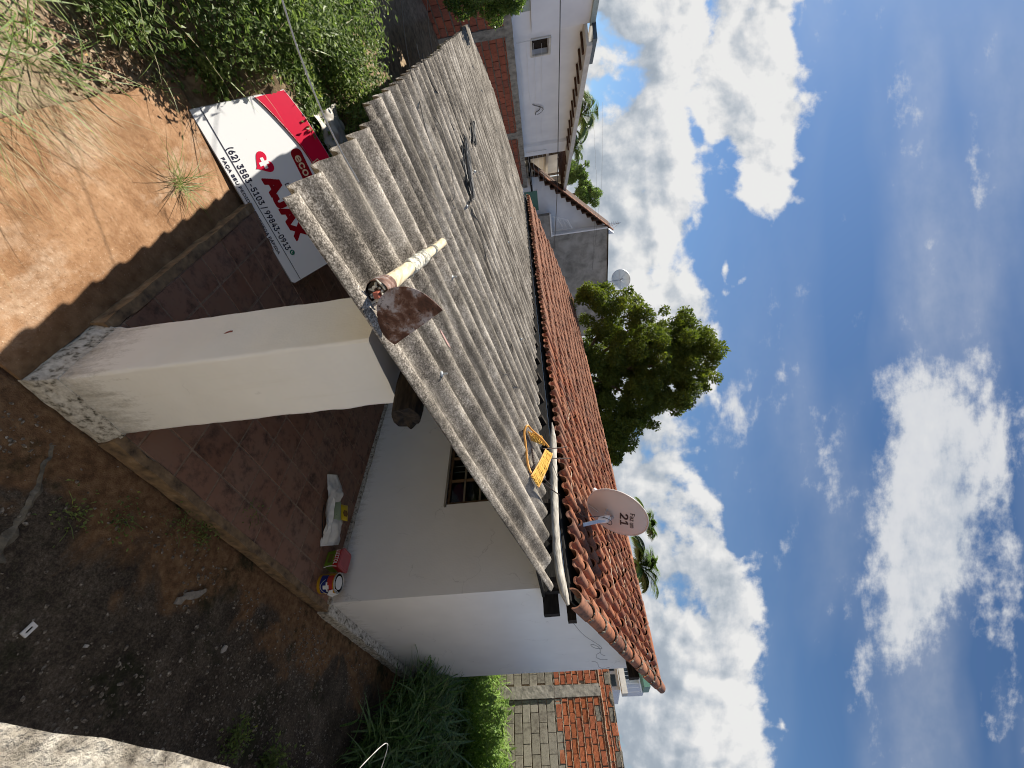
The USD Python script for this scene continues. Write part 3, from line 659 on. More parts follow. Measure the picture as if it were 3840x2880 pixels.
obj('cross', plate([(.447 + x, .321 + y) for x, y in cr], .001, sp(0, 0, .0147), sX, sY, sN), M['signwhite'], heart)
from shapely.geometry import box as sbox
bd = list(sbox(.47, .632, .86, .650).buffer(.045).exterior.coords)[:-1]
badge = obj('badge', plate(bd, .002, sp(0, 0, .0125), sX, sY, sN), M['signdark'], sign)
letters('eco', .478, .606, .070, .170, M['signcream'], True, n=.0148, ang=.05, parent=badge)
obj('arrow_outline', MB().tube([sp(.575, .735, .017), sp(.555, .815, .017), sp(.625, .850, .017), sp(.70, .81, .017)], .004, 5), M['signcream'], sign)

# ============================================================ HOE lying on the porch roof
hoe = thing('hoe', 'old hoe with a rusty blade and a bandaged pale handle lying on the corrugated roof', 'hoe')
lift = lambda p, h: A_([p[0], p[1], zroof(p[0]) + .029 + h])
h0, h1 = lift((-.230, -.053), .032), lift((.072, 1.02), .030)
hd = (h1 - h0) / np.linalg.norm(h1 - h0)
hp_ = [h0 + (h1 - h0) * q for q in np.linspace(.07, 1, 40)]
rad = np.interp(np.linspace(.07, 1, 40), [.07, .1, .33, .36, .55, .98, 1], [.036, .034, .030, .026, .025, .024, .012])
t = rough(MB().tube(hp_, rad, 12), .02, .0028, 20., 3)
obj('handle', t, M['bamboo'], hoe, smooth=50)
for q0, q1, R in ((.36, .50, .034), (.52, .60, .033), (.735, .765, .029)):
    pts = [h0 + (h1 - h0) * q for q in np.linspace(q0, q1, 14)]
    obj('wrapping', rough(MB().tube(pts, [R * (.86 + .2 * abs(math.sin(i * 1.9))) for i in range(14)], 12), .012, .007, 45., int(q0 * 100)), M['tape'], hoe)
for k in range(9):
    q = rng.uniform(.38, .58); p = h0 + (h1 - h0) * q + A_([.022, -.012, -.008])
    obj('frayed_strip', MB().tube([p, p + A_([rng.uniform(.01, .03), -.01, -.012]), p + A_([rng.uniform(.02, .04), -.012, -.03])], [.004, .003, .0015], 5), M['tape'], hoe)
ring = [h0 + hd * q for q in (-.01, .0, .05, .095)]
obj('socket', MB().tube(ring, [.043, .046, .046, .040], 16, caps=False), M['rust'], hoe, smooth=40)
obj('socket_lining', MB().tube([h0 + hd * q for q in (.004, .05, .095)], [.040, .040, .036], 16), M['bark'], hoe)
obj('wedge', bx(-.012, .012, -.05, .06, -.009, .009, fr=lambda v: h0 + np.outer(v[:, 1], hd) + np.outer(v[:, 0], [.9, -.25, 0]) + np.outer(v[:, 2], [0, 0, 1.]) + A_([.004, 0, .008])), simple('reddish_wedge', (.30, .085, .055), .6), hoe)
for k in range(16):
    a = rng.uniform(0, 2 * PI); p = h0 + rng.uniform(.012, .032) * (math.cos(a) * A_([.96, -.27, 0]) + math.sin(a) * A_([0, 0, 1.]))
    obj('stuffing', MB().tube([p + hd * .03, p - hd * rng.uniform(.0, .02), p - hd * .025 + rng.normal(0, .012, 3)], [.006, .006, .003], 5), M['tape'], hoe)
BA = A_([.9628, -.2702, 0.]); bo = EYE + .966 * (A_([-.165, -.072, 1.79]) - EYE)
out3 = A_([[-0.231, -0.054, 1.801], [-0.234, -0.055, 1.841], [-0.225, -0.06, 1.885], [-0.189, -0.073, 1.94], [-0.135, -0.091, 1.985], [-0.023, -0.111, 1.766], [-0.075, -0.094, 1.734], [-0.155, -0.072, 1.735], [-0.185, -0.064, 1.745], [-0.207, -0.059, 1.762]])
out3 = EYE + .966 * (out3 - EYE)
o2 = np.stack([(out3 - bo) @ BA, out3[:, 2] - bo[2]], 1)
o2c = np.vstack([spline(o2[:5], 22), spline(o2[5:], 18)])
blade = plate([tuple(x) for x in o2c], .0035, bo, BA, A_([0, 0, 1.]), A_([.27, .96, 0]))
bv = blade.mesh(); v_, f_ = trimesh.remesh.subdivide_to_size(bv.vertices, bv.faces, .03); l2 = (v_ - bo) @ BA
v_ = v_ + np.outer(.012 * ((l2 - .06) / .12) ** 2, [.27, .96, 0])
obj('blade', (v_, f_), M['rust'], hoe)

# ============================================================ BASKET tied beside the rail
bk = thing('wicker_basket', 'flattened yellow wicker basket with a cane handle wired to the pole on the roof', 'basket', loc=(-.010, -.014, .026))
def panel(P00, P10, P11, P01, ns, nm):
    """woven slats between two edges, with rims"""
    P00, P10, P11, P01 = map(A_, (P00, P10, P11, P01))
    nrm = np.cross(P10 - P00, P01 - P00); nrm /= np.linalg.norm(nrm)
    if nrm @ (EYE - P00) < 0: nrm = -nrm
    for k in range(ns):
        a = (k + .5) / ns
        s, e = P00 + (P01 - P00) * a, P10 + (P11 - P10) * a
        pts = [s + (e - s) * q + nrm * (.005 * math.sin(q * 16 + k * PI) + .012 * math.sin(PI * q)) + rng.normal(0, .0012, 3) for q in np.linspace(rng.uniform(0, .03), 1 - rng.uniform(0, .04), 12)]
        obj('slat', MB().tube(pts, .0052, 5), M['basket'], bk)
    for e in ((P00, P10), (P01, P11)):
        obj('rim', MB().tube([e[0] + (e[1] - e[0]) * q + nrm * .008 * math.sin(PI * q) for q in np.linspace(0, 1, 8)], .0065, 6), M['basketrim'], bk)
    back = [P00 - nrm * .004, P10 - nrm * .004, P11 - nrm * .004, P01 - nrm * .004]
    obj('lining', (A_(back), A_([[0, 1, 2], [0, 2, 3]])), M['basket'], bk)
panel((1.873, .537, 2.105), (2.050, .925, 2.235), (2.090, .905, 2.290), (1.985, .500, 2.150), 11, 'a')
panel((1.805, .945, 2.105), (1.945, .955, 2.120), (2.150, 1.045, 2.225), (2.080, 1.110, 2.205), 9, 'b')
hpts = spline([(2.10, .985, 2.262), (1.95, 1.02, 2.175), (1.80, .985, 2.120), (1.735, .945, 2.098), (1.740, .915, 2.082), (1.771, .831, 2.078), (1.820, .725, 2.080), (1.865, .560, 2.105)], 40)
obj('handle', MB().tube(hpts, .0095, 8), M['basketrim'], bk, smooth=60)
sp_ = spline([(1.89, .83, 2.120), (1.905, .76, 2.125), (1.912, .71, 2.128), (1.935, .67, 2.135)], 22)
obj('binding', MB().tube(sp_, [.006 + .004 * (i % 2) for i in range(22)], 6), M['rod'], bk)
def rod(pts, r, mat, name, label, cat, group=None, n=20, sides=6):
    return obj(name, MB().tube(spline(pts, n) if len(pts) > 2 else A_(pts, float), r, sides), mat, None, smooth=60, label=label, cat=cat, group=group)
rod([(2.014, .90, 2.235), (2.14, .99, 2.34), (2.273, 1.099, 2.459)], .005, M['rod'], 'iron_rod', 'upper iron rod poking from the wicker basket past the pole to the tiles', 'rod')
rod([(2.081, .843, 2.283), (2.22, .93, 2.372), (2.359, 1.022, 2.483)], .005, M['rod'], 'iron_rod', 'iron rod across the middle of the pole, second from the sharpened end', 'rod')
rod([(1.875, .615, 2.125), (2.1, .66, 2.21), (2.305, .704, 2.27)], .005, M['rod'], 'iron_rod', 'iron rod lying over the lower slats of the wicker basket', 'rod')
rod([(1.956, .538, 2.185), (2.17, .59, 2.262), (2.376, .646, 2.335)], .005, M['rod'], 'iron_rod', 'lowest iron rod, below the wicker basket, ending on the pole', 'rod')
rod([(2.14, .858, 2.295), (2.23, .81, 2.322), (2.327, .761, 2.345)], .003, M['cable'], 'tie_wire', 'thin dark wire from the basket slanting down across the pole', 'wire')

# ============================================================ DISH on the clay roof
ds = thing('satellite_dish', 'beige satellite dish reading Faz um 21 on a short mast on the clay tiles', 'satellite dish')
nf = .845 * A_([0, 1.0, 0]) + A_([.182, 0, .493]); nf /= np.linalg.norm(nf)
dc = A_([3.405, .935, 2.918])
e1 = np.cross(nf, [0, 0, 1.0]); e1 /= np.linalg.norm(e1); e2 = np.cross(e1, nf)       # e2 up along the dish
RD = .335
rr = np.linspace(0, 1, 12); th = np.linspace(0, 2 * PI, 49)
prof = lambda r: .075 * r * r
Vf = A_([[dc + RD * r * (math.cos(q) * e1 + 1.03 * math.sin(q) * e2) + nf * prof(r) for q in th] for r in rr])
m = MB().raw(*grid(Vf)); m.raw(*grid(Vf - nf * .004))
obj('reflector', m, M['dish'], ds, smooth=60)
obj('rim', MB().tube([dc + RD * 1.005 * (math.cos(q) * e1 + 1.03 * math.sin(q) * e2) + nf * .073 for q in th], .009, 8, caps=False), M['dish'], ds, smooth=60)
m0 = A_([3.255, .785, 2.46]); m1 = A_([3.300, .862, 2.80])
obj('mast', MB().tube([m0, m1], .021, 12), M['galv'], ds, smooth=40)
bw = m1 + A_([.0, 0, -.02])
br = rough(bx(-.028, .028, -.024, .034, -.055, .055, fr=lambda v: bw + np.outer(v[:, 0], e1) + np.outer(v[:, 1], nf) + np.outer(v[:, 2], [0, 0, 1.])), .02, .003, 30., 2)
obj('bracket', br, M['plasticwhite'], ds)
ctr = dc - nf * .008
obj('clamp', MB().tube([bw + nf * .02 + A_([0, 0, .05]), ctr + (bw - ctr) * .45, ctr + e2 * -.02], [.022, .022, .014], 8), M['galv'], ds)
for s in (-1, 1):
    obj('strut', MB().tube([bw + e1 * .028 * s, dc + e1 * .085 * s - e2 * .09 - nf * .0], [.007, .007], 6), M['galv'], ds)
    obj('bolt', MB().tube([dc + e1 * .085 * s - e2 * .09 - nf * .012, dc + e1 * .085 * s - e2 * .09 + nf * .01], .011, 8), M['galv'], ds)
obj('cable', MB().tube(spline([bw + A_([.02, -.03, .03]), bw + A_([.03, -.05, .07]), bw + A_([-.03, -.045, .075]), bw + A_([-.05, 0, .0]), m0 + A_([-.06, .08, .10]), m0 + A_([-.03, .15, .06])], 30), .004, 6), M['cable'], ds)
la = dc - e2 * .36 + nf * .30
obj('arm', MB().tube([dc - e2 * .20 + nf * .0, dc - e2 * .32 + nf * .05, la], .010, 8), M['galv'], ds)
obj('receiver', MB().tube([la, la + e2 * .04 - nf * .02, la + e2 * .09 - nf * .05], [.028, .030, .018], 12), M['plasticwhite'], ds, smooth=50)
def on_dish(x, y, zz):      # lettering on the back, reading from behind
    X = -e1; r2 = (x ** 2 + (y / 1.03) ** 2) / RD ** 2
    return dc + x[:, None] * -X * -1 + y[:, None] * e2 + (prof(np.sqrt(r2)) - .0055 - zz)[:, None] * nf
def dish_text(txt, a, c, h, width, bold):
    t = meshkit.text_mesh(txt, h, .001, bold); v = np.asarray(t.vertices); v[:, 0] = (v[:, 0] - v[:, 0].min()) * width / (v[:, 0].max() - v[:, 0].min())
    x = a + v[:, 0]; y = c + v[:, 1]
    X = np.cross(e2, -nf) ; X /= np.linalg.norm(X)
    r = np.sqrt(x ** 2 + (y / 1.03) ** 2) / RD
    obj('lettering', (dc + x[:, None] * X + y[:, None] * e2 + (prof(r) - .0055 - v[:, 2])[:, None] * nf, np.asarray(t.faces)), M['dishdark'], ds)
dish_text('Faz um', -.115, .165, .046, .230, True)
for q_ in (-.004, 0, .004): dish_text('21', -.095 + q_, .060, .085, .185, True)

# ============================================================ CABLES on the porch roof and cords on the tiles
def onr(x, y, h=.004, crest=.029): return (x, y, zroof(x) + crest * math.cos((y + .112) / PIT * 2 * PI) + h)
def wander(p, q, n, amp, seed, h=.008, arch=0.0):
    r = np.random.default_rng(seed); p, q = A_(p, float), A_(q, float); out = []
    w = np.cumsum(r.normal(0, amp, (n, 2)), 0); w -= np.linspace(0, 1, n)[:, None] * w[-1]
    for k, s in enumerate(np.linspace(0, 1, n)):
        x, y = p + (q - p) * s + w[k]; z = max(onr(x, y)[2], zroof(x) + .018) + h + arch * math.sin(PI * s); out.append((x, y, z))
    return out
def coil(name, label, pts, n, seed, spread):
    r = np.random.default_rng(seed); t = thing(name, label, 'cable coil'); pts = A_(pts, float)
    sp0 = spline(pts, 30); tg = np.gradient(sp0, axis=0); tg /= np.linalg.norm(tg, axis=1, keepdims=True); nrm = np.stack([-tg[:, 1], tg[:, 0]], 1)
    for k in range(n):
        a, b = r.uniform(0, 4), r.uniform(24.5, 29); w = spread * r.uniform(.25, 1.35); o = r.normal(0, spread * .45); hh = .024 + r.uniform(.004, .055); L = []
        for q in np.linspace(0, 2 * PI, 26)[:-2 if k % 3 else None]:
            i = (a + b) / 2 + (b - a) / 2 * math.cos(q); j = min(int(i), 28); p = sp0[j] + (sp0[j + 1] - sp0[j]) * (i - j)
            x, y = p + nrm[j] * (w * math.sin(q) + o * math.sin(PI * min(max(i / 29, .1), .9)))
            L.append((x, y, zroof(x) + hh + .008 * math.sin(2 * q + k)))
        obj('strand', MB().tube(spline(L, 60), .0036, 5), M['cable'], t, smooth=60)
coil('cable_coil', 'thick bundle of black cable in the middle of the sheet roof', [(-.03, 3.25), (.09, 3.0), (.20, 2.72), (.30, 2.52), (.33, 2.40)], 20, 3, .035)
coil('cable_coil', 'smaller thinner bundle of black cable higher up the sheet roof', [(.05, 4.35), (.12, 4.1), (.17, 3.85), (.20, 3.70)], 12, 5, .022)
def cable(pts, r, label, seed=0, rs=.62, mat='cable', name='cable', n=60): return rod(pts, r * rs, M[mat], name, label, 'cable', None, n, 5)
cable([(-2.6, .75, 1.90), (-1.6, .53, 1.72), (-.622, .355, zroof(-.62) + .03), (-.5, .34, zroof(-.5) + .04)], .005, 'pale taut wire from the upper left to the nearest end of the sheet roof', mat='wirelight', n=20)
cable([(-2.6, 3.35, 2.05), (-1.5, 2.62, 1.78), (-.69, 2.15, 1.655)] + wander((-.6, 2.1), (.02, 1.62), 8, .012, 2), .0042, 'black cable coming over the gutter edge and curling into a corrugation')
cable([(-2.6, 4.7, 2.10), (-1.5, 3.92, 1.83), (-.70, 3.38, 1.655)] + wander((-.6, 3.35), (.10, 3.3), 8, .010, 4), .0042, 'second black cable over the gutter edge, leading to the thick bundle')
cable([(-.78, 2.72, 1.64)] + wander((-.62, 2.70), (-.03, 3.1), 9, .012, 6), .006, 'thick black cable end sticking out over the gutter edge')
cable([(-.72, 2.75, 1.66)] + wander((-.6, 2.80), (.06, 4.3), 12, .016, 8), .004, 'black cable running up to the smaller bundle')
cable(wander((-.35, 2.3), (.09, 1.76), 12, .014, 10, .02, .05), .0035, 'loose black loop below the thick bundle')
cable(wander((.32, 2.4), (1.55, 1.75), 22, .012, 12), .0042, 'black cable running from the thick bundle up the corrugations')
cable(wander((.36, 2.45), (2.05, 2.6), 22, .012, 14), .0042, 'long black cable running up to the top of the sheet roof')
cable(wander((.22, 2.9), (.50, 3.85), 14, .016, 16, .02, .06), .003, 'thin black tail looping away beyond the thick bundle')
cable(wander((.08, 1.8), (.09, 1.40), 10, .016, 18, .016, .03), .0035, 'short black tail hanging down a corrugation')
cable(wander((1.0, .95), (1.9, 1.5), 14, .014, 22), .003, 'thin dark wire beside the basket on the sheet roof')
def ont(x, y, h=.052): return (x, y, ztile(x) + h)
def cord(pts, label, r=.0032, mat='cream_wire'): return rod([ont(*p) for p in pts], r, M[mat], 'cord', label, 'cord', None, 40, 5)
cord([(3.04, 1.42), (3.22, 1.50), (3.12, 1.25), (3.20, 1.03), (3.42, 1.0)], 'cream cord curling over the lower tiles left of the satellite dish')
cord([(3.35, 2.9), (3.55, 2.75), (3.42, 2.45), (3.60, 2.2)], 'pale cord lying on the tiles above the sharpened pole end')
cord([(4.60, 1.22), (4.39, .86), (4.38, .57), (4.55, .40), (4.62, .15)], 'cream cord on the tiles to the right of the satellite dish')
cord([(5.25, 1.22), (5.15, .97), (5.00, .78), (4.88, .77), (4.70, .95)], 'short cream cord high on the tiles under the palm')
def gwire(pts, label): return rod([(x, -.02, z) for x, z in pts], .0022, M['cable'], 'loose_wire', label, 'wire', None, 40, 5)
gwire([(3.66, 2.33), (3.97, 2.40), (4.25, 2.50), (4.60, 2.60), (4.52, 2.52), (4.40, 2.50), (4.50, 2.57), (4.72, 2.60), (4.9, 2.66)], 'black wire knotted along the top of the gable wall')
gwire([(4.75, 2.60), (4.95, 2.56), (5.05, 2.62), (5.07, 2.69)], 'small black wire loop hanging below the verge')
gwire([(5.10, 2.50), (5.20, 2.57), (5.35, 2.58), (5.47, 2.63), (5.44, 2.72)], 'curled black wire near the far end of the gable')

# ============================================================ CANS, TUB, SACK on the porch floor
can = thing('paint_can', 'yellow and blue paint can with a wire handle at the porch corner', 'paint can', loc=(2.715, .150, .082))
def cyl(r0, r1, z0, z1, n=28, caps=True): return MB().tube([(0, 0, z0), (0, 0, (z0 + z1) / 2), (0, 0, z1)], [r0, (r0 + r1) / 2, r1], n, caps)
obj('body', cyl(.082, .084, 0, .158), simple('can_yellow', (.46, .25, .015), .35, var=.1), can, smooth=40)
def wrap(a0, a1, z0, z1, mat, nm, r=.0852):
    a = np.linspace(a0, a1, 14); V = A_([[(r * math.cos(q), r * math.sin(q), z) for q in a] for z in (z0, z1)])
    obj(nm, MB().raw(*grid(V)), mat, can)
aim = math.atan2(-1.55, -3.66)
wrap(aim - 1.0, aim + 1.1, .030, .095, simple('can_blue', (.015, .025, .16), .35), 'label_band')
wrap(aim - .9, aim + .8, .097, .150, simple('can_red', (.40, .04, .03), .35), 'label_band')
wrap(aim - .15, aim + .9, .088, .102, M['plasticwhite'], 'label_band', .0860)
wrap(aim + .15, aim + .55, .060, .115, M['plasticwhite'], 'label_band', .0857)
obj('rim', MB().tube([(.084 * math.cos(q), .084 * math.sin(q), .164) for q in np.linspace(0, 2 * PI, 30)], .006, 6, False), M['galv'], can, smooth=60)
obj('lid', cyl(.079, .074, .158, .166), M['soot'], can)
obj('lid_label', plate([(.058 * math.cos(q), .058 * math.sin(q)) for q in np.linspace(0, 2 * PI, 24)[:-1]], .0015, A_([0, 0, .1663]), A_([1., 0, 0]), A_([0, 1., 0]), A_([0, 0, 1.])), M['plasticwhite'], can)
obj('spill', rough(plate([(.0, -.01), (.09, .0), (.085, .06), (.02, .075), (-.03, .04)], .004, A_([-.03, -.07, .160]), A_([1., 0, 0]), A_([0, -.4, -.9]), A_([0, -.9, .4])), .02, .004, 30.), M['plasticwhite'], can)
ha = aim + PI / 2
obj('handle', MB().tube(spline([(.087 * math.cos(ha), .087 * math.sin(ha), .135), (-.05 + .07 * math.cos(ha), .06 * math.sin(ha) - .04, .085), (-.092, -.060, .050), (-.05 - .07 * math.cos(ha), -.06 * math.sin(ha) - .04, .085), (-.087 * math.cos(ha), -.087 * math.sin(ha), .135)], 30), .0025, 5), M['galv'], can)
tub = thing('plastic_tub', 'green and red plastic tub with a pink lid beside the paint can', 'tub', loc=(2.735, .365, .082))
def rbox(wx, wy, z0, z1, b, r=.02, tz=1.0):
    o = A_(sbox(-wx / 2 + r, -wy / 2 + r, wx / 2 - r, wy / 2 - r).buffer(r, quad_segs=4).exterior.coords[:-1]); n = len(o)
    V = np.vstack([np.c_[o * b, np.full(n, z0)], np.c_[o * tz, np.full(n, z1)], [[0, 0, z0], [0, 0, z1]]])
    F = [[i, (i + 1) % n, n + (i + 1) % n] for i in range(n)] + [[i, n + (i + 1) % n, n + i] for i in range(n)] + [[n + i, n + (i + 1) % n, 2 * n + 1] for i in range(n)] + [[(i + 1) % n, i, 2 * n] for i in range(n)]
    return MB().raw(V, F)
obj('body', rbox(.165, .165, 0, .085, .88), simple('tub_green', (.12, .20, .015), .35), tub)
obj('band', rbox(.168, .168, .085, .142, .985), simple('tub_red', (.36, .012, .012), .35), tub)
obj('lid', rbox(.184, .184, .142, .158, 1.0, .03), simple('tub_lid_pink', (.40, .095, .11), .4), tub)
obj('lid_ridge', MB().tube([(x, y, .159) for x, y in A_(sbox(-.05, -.05, .05, .05).buffer(.022).exterior.coords)], .004, 5, False), simple('tub_lid_ridge', (.45, .12, .14), .4), tub)
def on_tub(x, y, z): return np.stack([-.0855 - z, .07 - x, .092 + y], 1)
letters('LUZTOL', .0, .0, .036, .135, M['plasticwhite'], True, parent=tub, fr=on_tub)
obj('sticker', bx(-.0835, -.080, -.045, .035, .028, .070), simple('tub_sticker', (.10, .085, .02), .4), tub)
obj('handle', MB().tube(spline([(-.08, -.085, .13), (-.105, -.09, .07), (-.10, -.10, .02)], 10), .003, 5), M['plasticwhite'], tub)
# crumpled white sack
u, v = np.meshgrid(np.linspace(0, 1, 46), np.linspace(0, 1, 20), indexing='ij')
bx_ = 2.53 - .30 * u + .02 * np.sin(u * 9); by_ = .47 + .58 * u
wd = (.35 - .07 * np.abs(u - .45) - .09 * (u > .8) * (u - .8) * 5) * (1 + .1 * np.sin(u * 23))
sx = bx_ + (v - .15) * wd * .80; sy = by_ + (v - .5) * wd * .42
nz = meshkit.fbm(np.stack([u * 5, v * 3, u * 0], -1), 4, 3)
zz = .084 + (.010 + .085 * np.sin(PI * np.clip(v, 0, 1)) ** .7 * (1 - .6 * sstep(.75, 1, u)) * (1 - .5 * sstep(.30, .45, u) * sstep(.75, .6, u))) * (.4 + 1.1 * nz)
zz += .022 * (meshkit.fbm(np.stack([u * 14, v * 7, u * 0], -1), 4, 13) - .5) + .05 * sstep(.12, .0, v) * sstep(.1, .3, u) * sstep(.95, .6, u)
sk = thing('plastic_sack', 'crumpled torn white sack lying on the porch tiles against the wall', 'sack')
obj('skin', grid(np.stack([sx, sy, zz], -1)), ramped('sack_white', [(.3, (.50, .50, .48)), (.6, (.64, .64, .62)), (.75, (.40, .38, .34))], 12., bump=.5, bscale=40., rough_=.5), sk, smooth=40)
obj('fold', rough(plate([(0, 0), (.30, .02), (.44, .0), (.40, .055), (.12, .07), (.0, .05)], .004, A_([2.49, .43, .095]), A_([-.35, .93, .05]), A_([.3, .1, .9]), A_([-.9, -.3, .2])), .03, .012, 14., 4), simple('sack_fold', (.66, .66, .64), .45), sk)
obj('cable_tail', MB().tube(spline([(2.50, .44, .10), (2.42, .56, .093), (2.33, .74, .090)], 14), .004, 5), M['cable'], sk)
def pouch(name, label, c, ax, ay, w, h, mat):
    ax, ay = A_(ax, float), A_(ay, float); ax /= np.linalg.norm(ax); ay /= np.linalg.norm(ay)
    a, b = np.meshgrid(np.linspace(-1, 1, 12), np.linspace(-1, 1, 12), indexing='ij')
    puff = .022 * (1 - a ** 2) ** .6 * (1 - b ** 2) ** .6 + .004 * meshkit.fbm(np.stack([a * 4, b * 4, a * 0], -1), 3, 6)
    nn = np.cross(ax, ay); P = A_(c) + a[..., None] * w / 2 * ax + b[..., None] * h / 2 * ay + puff[..., None] * nn
    t = thing(name, label, 'packet'); obj('wrapper', grid(P), mat, t, smooth=50); return t, nn, ax, ay
yp, nn, ax, ay = pouch('food_packet', 'yellow food packet on the white sack', (2.60, .80, .155), (.35, -.9, .1), (.9, .30, .32), .155, .10, simple('packet_yellow', (.55, .40, .02), .3))
obj('picture', rough(plate([(-.03, -.02), (.0, -.035), (.03, -.02), (.035, .012), (.01, .03), (-.025, .018)], .001, A_([2.60, .80, .155]) + .024 * nn + .01 * ax, ax, ay, nn), .02, .002, 30.), simple('packet_brown', (.16, .085, .02), .4), yp)
gp, nn, ax, ay = pouch('food_packet', 'pale green printed packet between the sack and the yellow packet', (2.47, .745, .148), (.35, -.9, .1), (.9, .30, .30), .20, .12, simple('packet_green', (.27, .34, .22), .35))
for k in range(4):
    obj('print', plate([(0, 0), (.035, 0), (.035, .004), (0, .004)], .0008, A_([2.47, .745, .148]) + .020 * nn + ax * (.01 + .0) + ay * (-.02 + .009 * k), ax, ay, nn), M['signink'], gp)

# ============================================================ SMALL THINGS in the yard
g0 = thing('slotted_plate', 'small white rectangular plate with a slot lying on the yard gravel', 'plate')
fo = lambda v: A_([.737, -.790, .008]) + v[:, :1] * A_([.25, .97, 0.02]) + v[:, 1:2] * A_([-.97, .25, 0.05]) + v[:, 2:3] * A_([0, 0, 1.])
ring = sg.Polygon([(-.026, -.016), (.026, -.016), (.026, .016), (-.026, .016)]).difference(sg.Polygon([(-.014, -.005), (.014, -.005), (.014, .005), (-.014, .005)]))
tt = trimesh.creation.extrude_polygon(ring, .007, engine='earcut'); obj('frame', (fo(np.asarray(tt.vertices)), tt.faces), M['plasticwhite'], g0)
obj('backing', MB().raw(fo(A_([[-.015, -.006, .001], [.015, -.006, .001], [.015, .006, .001], [-.015, .006, .001]])), [[0, 1, 2, 3]]), M['soot'], g0)
def shard(label, c, outline, ang, mat, th=.012):
    ca, sa = math.cos(ang), math.sin(ang)
    m = plate(outline, th, A_([c[0], c[1], hterr(A_([c[0]]), A_([c[1]]))[0] + .004]), A_([ca, sa, .05]), A_([-sa, ca, .02]), A_([0, 0, 1.]))
    obj('shard', rough(m, .02, .004, 30., int(c[0] * 10)), mat, None, label=label, cat='shard')
M['shard'] = simple('pale_shard', (.24, .22, .19), .8, var=.4, scale=60.)
shard('long pale curved shard of tile on the dark gravel', (1.42, -.42), [(0, 0), (.05, -.012), (.11, .0), (.155, .035), (.15, .052), (.10, .04), (.05, .035), (.01, .03)], .35, M['shard'])
shard('small rounded pale shard beside the long curved one', (1.385, -.465), [(0, 0), (.04, -.01), (.062, .012), (.05, .032), (.015, .034)], .5, M['shard'])
shard('whitish chip of stone in the middle of the dark yard', (1.935, -.585), [(0, 0), (.03, -.008), (.05, .01), (.036, .03), (.008, .022)], .9, simple('white_chip', (.36, .34, .31), .8))
shard('tiny white chip near the slotted plate', (1.02, -.785), [(0, 0), (.014, 0), (.018, .012), (.004, .014)], .2, simple('white_chip_b', (.45, .43, .40), .8))
# ragged strip of broken cement across the orange earth
cs = spline([(.45, -.62, .0), (.43, -.53, .0), (.42, -.45, .0), (.38, -.34, 0), (.32, -.21, 0), (.27, -.14, 0)], 30)
V = []
for k, p in enumerate(cs):
    w = (.012 + .055 * max(0., float(meshkit.fbm(A_([k * .37, 2.2, 7.1]), 4, 5)) - .22)) * (1 - k / 50.); p = p + A_([.05 * (float(meshkit.fbm(A_([k * .23, 9., 1.]), 3, 4)) - .5), 0, 0]); tdir = A_([.97, .25, 0])
    V.append([p + tdir * w * s + A_([0, 0, hterr(p[:1], p[1:2])[0] + .012 * (1 - abs(s)) + .002]) for s in (-1, -.5, 0, .5, 1)])
t = rough(MB().raw(*grid(A_(V))), .012, .010, 26., 4)
obj('cement_scar', t, M['mortar_dark'], None, kind='structure')

# ============================================================ BRICK WALLS
def brick_piece(a0, a1, z0, z1, fr, depth=.03, groove=0, proud=0.0, jit=.003):
    """fr maps (along, out, up) to the world; grooved hollow bricks show fine ribs along their length"""
    a0, a1 = a0 + rng.uniform(-jit, jit), a1 + rng.uniform(-jit, jit); z0, z1 = z0 + rng.uniform(-jit, jit), z1 + rng.uniform(-jit, jit)
    prof = []
    if groove:
        n = groove
        for k in range(n):
            u0, u1 = k / n, (k + 1) / n; prof += [(u0 + .06 / n, 0), (u1 - .34 / n, 0), (u1 - .30 / n, -.005), (u1 - .02 / n, -.005)]
        prof = [(0, -.02)] + prof + [(1, -.02)]
    else: prof = [(0, -.02), (0.02, -.002), (.05, 0), (.95, 0), (.98, -.002), (1, -.02)]
    prof = A_(prof); n = len(prof); tilt = rng.normal(0, .003, 2)
    V = np.zeros((2, n, 3)); e = .003
    for s, a in ((0, a0), (1, a1)):
        V[s, :, 0] = a; V[s, :, 1] = prof[:, 1] + proud + tilt[0] * (s - .5); V[s, :, 2] = z0 + (z1 - z0) * prof[:, 0]
    m = MB(); P = V.reshape(-1, 3)
    m.raw(fr(P), [[i, i + 1, n + i + 1, n + i] for i in range(n - 1)])
    for s in (0, 1):
        c = np.vstack([V[s], [[V[s, 0, 0], -.03, (z0 + z1) / 2]]]); m.raw(fr(c), [[i, i + 1, n] for i in range(n - 1)])
    return m
# wall across the far right: grey blocks below, hollow orange bricks above
XB = 8.0
rw = thing('block_and_brick_wall', 'unplastered boundary wall of grey blocks below and orange hollow bricks above, behind the tall grass', 'wall')
fr_r = lambda p: np.stack([XB - p[:, 1], p[:, 0], p[:, 2]], 1)
obj('mortar_core', rough(bx(XB + .017, XB + .13, -2.2, 3.0, -.2, 2.80), .09, .006, 16., 4), M['mortar'], rw)
r_ = 0; z = .86
while z < 1.85:
    a = -1.95 + (.137 if r_ % 2 else 0)
    while a < 1.15:
        if not (a + .27 > .13 and a < .31): obj('block', brick_piece(a, a + .262, z, z + .131, fr_r, jit=.0025), M['block'], rw)
        elif a < .13: obj('block', brick_piece(a, .115, z, z + .131, fr_r, jit=.0025), M['block'], rw)
        elif a + .262 > .31: obj('block', brick_piece(.315, a + .262, z, z + .131, fr_r, jit=.0025), M['block'], rw)
        a += .271
    z += .1405; r_ += 1
r_ = 0; z = 1.872
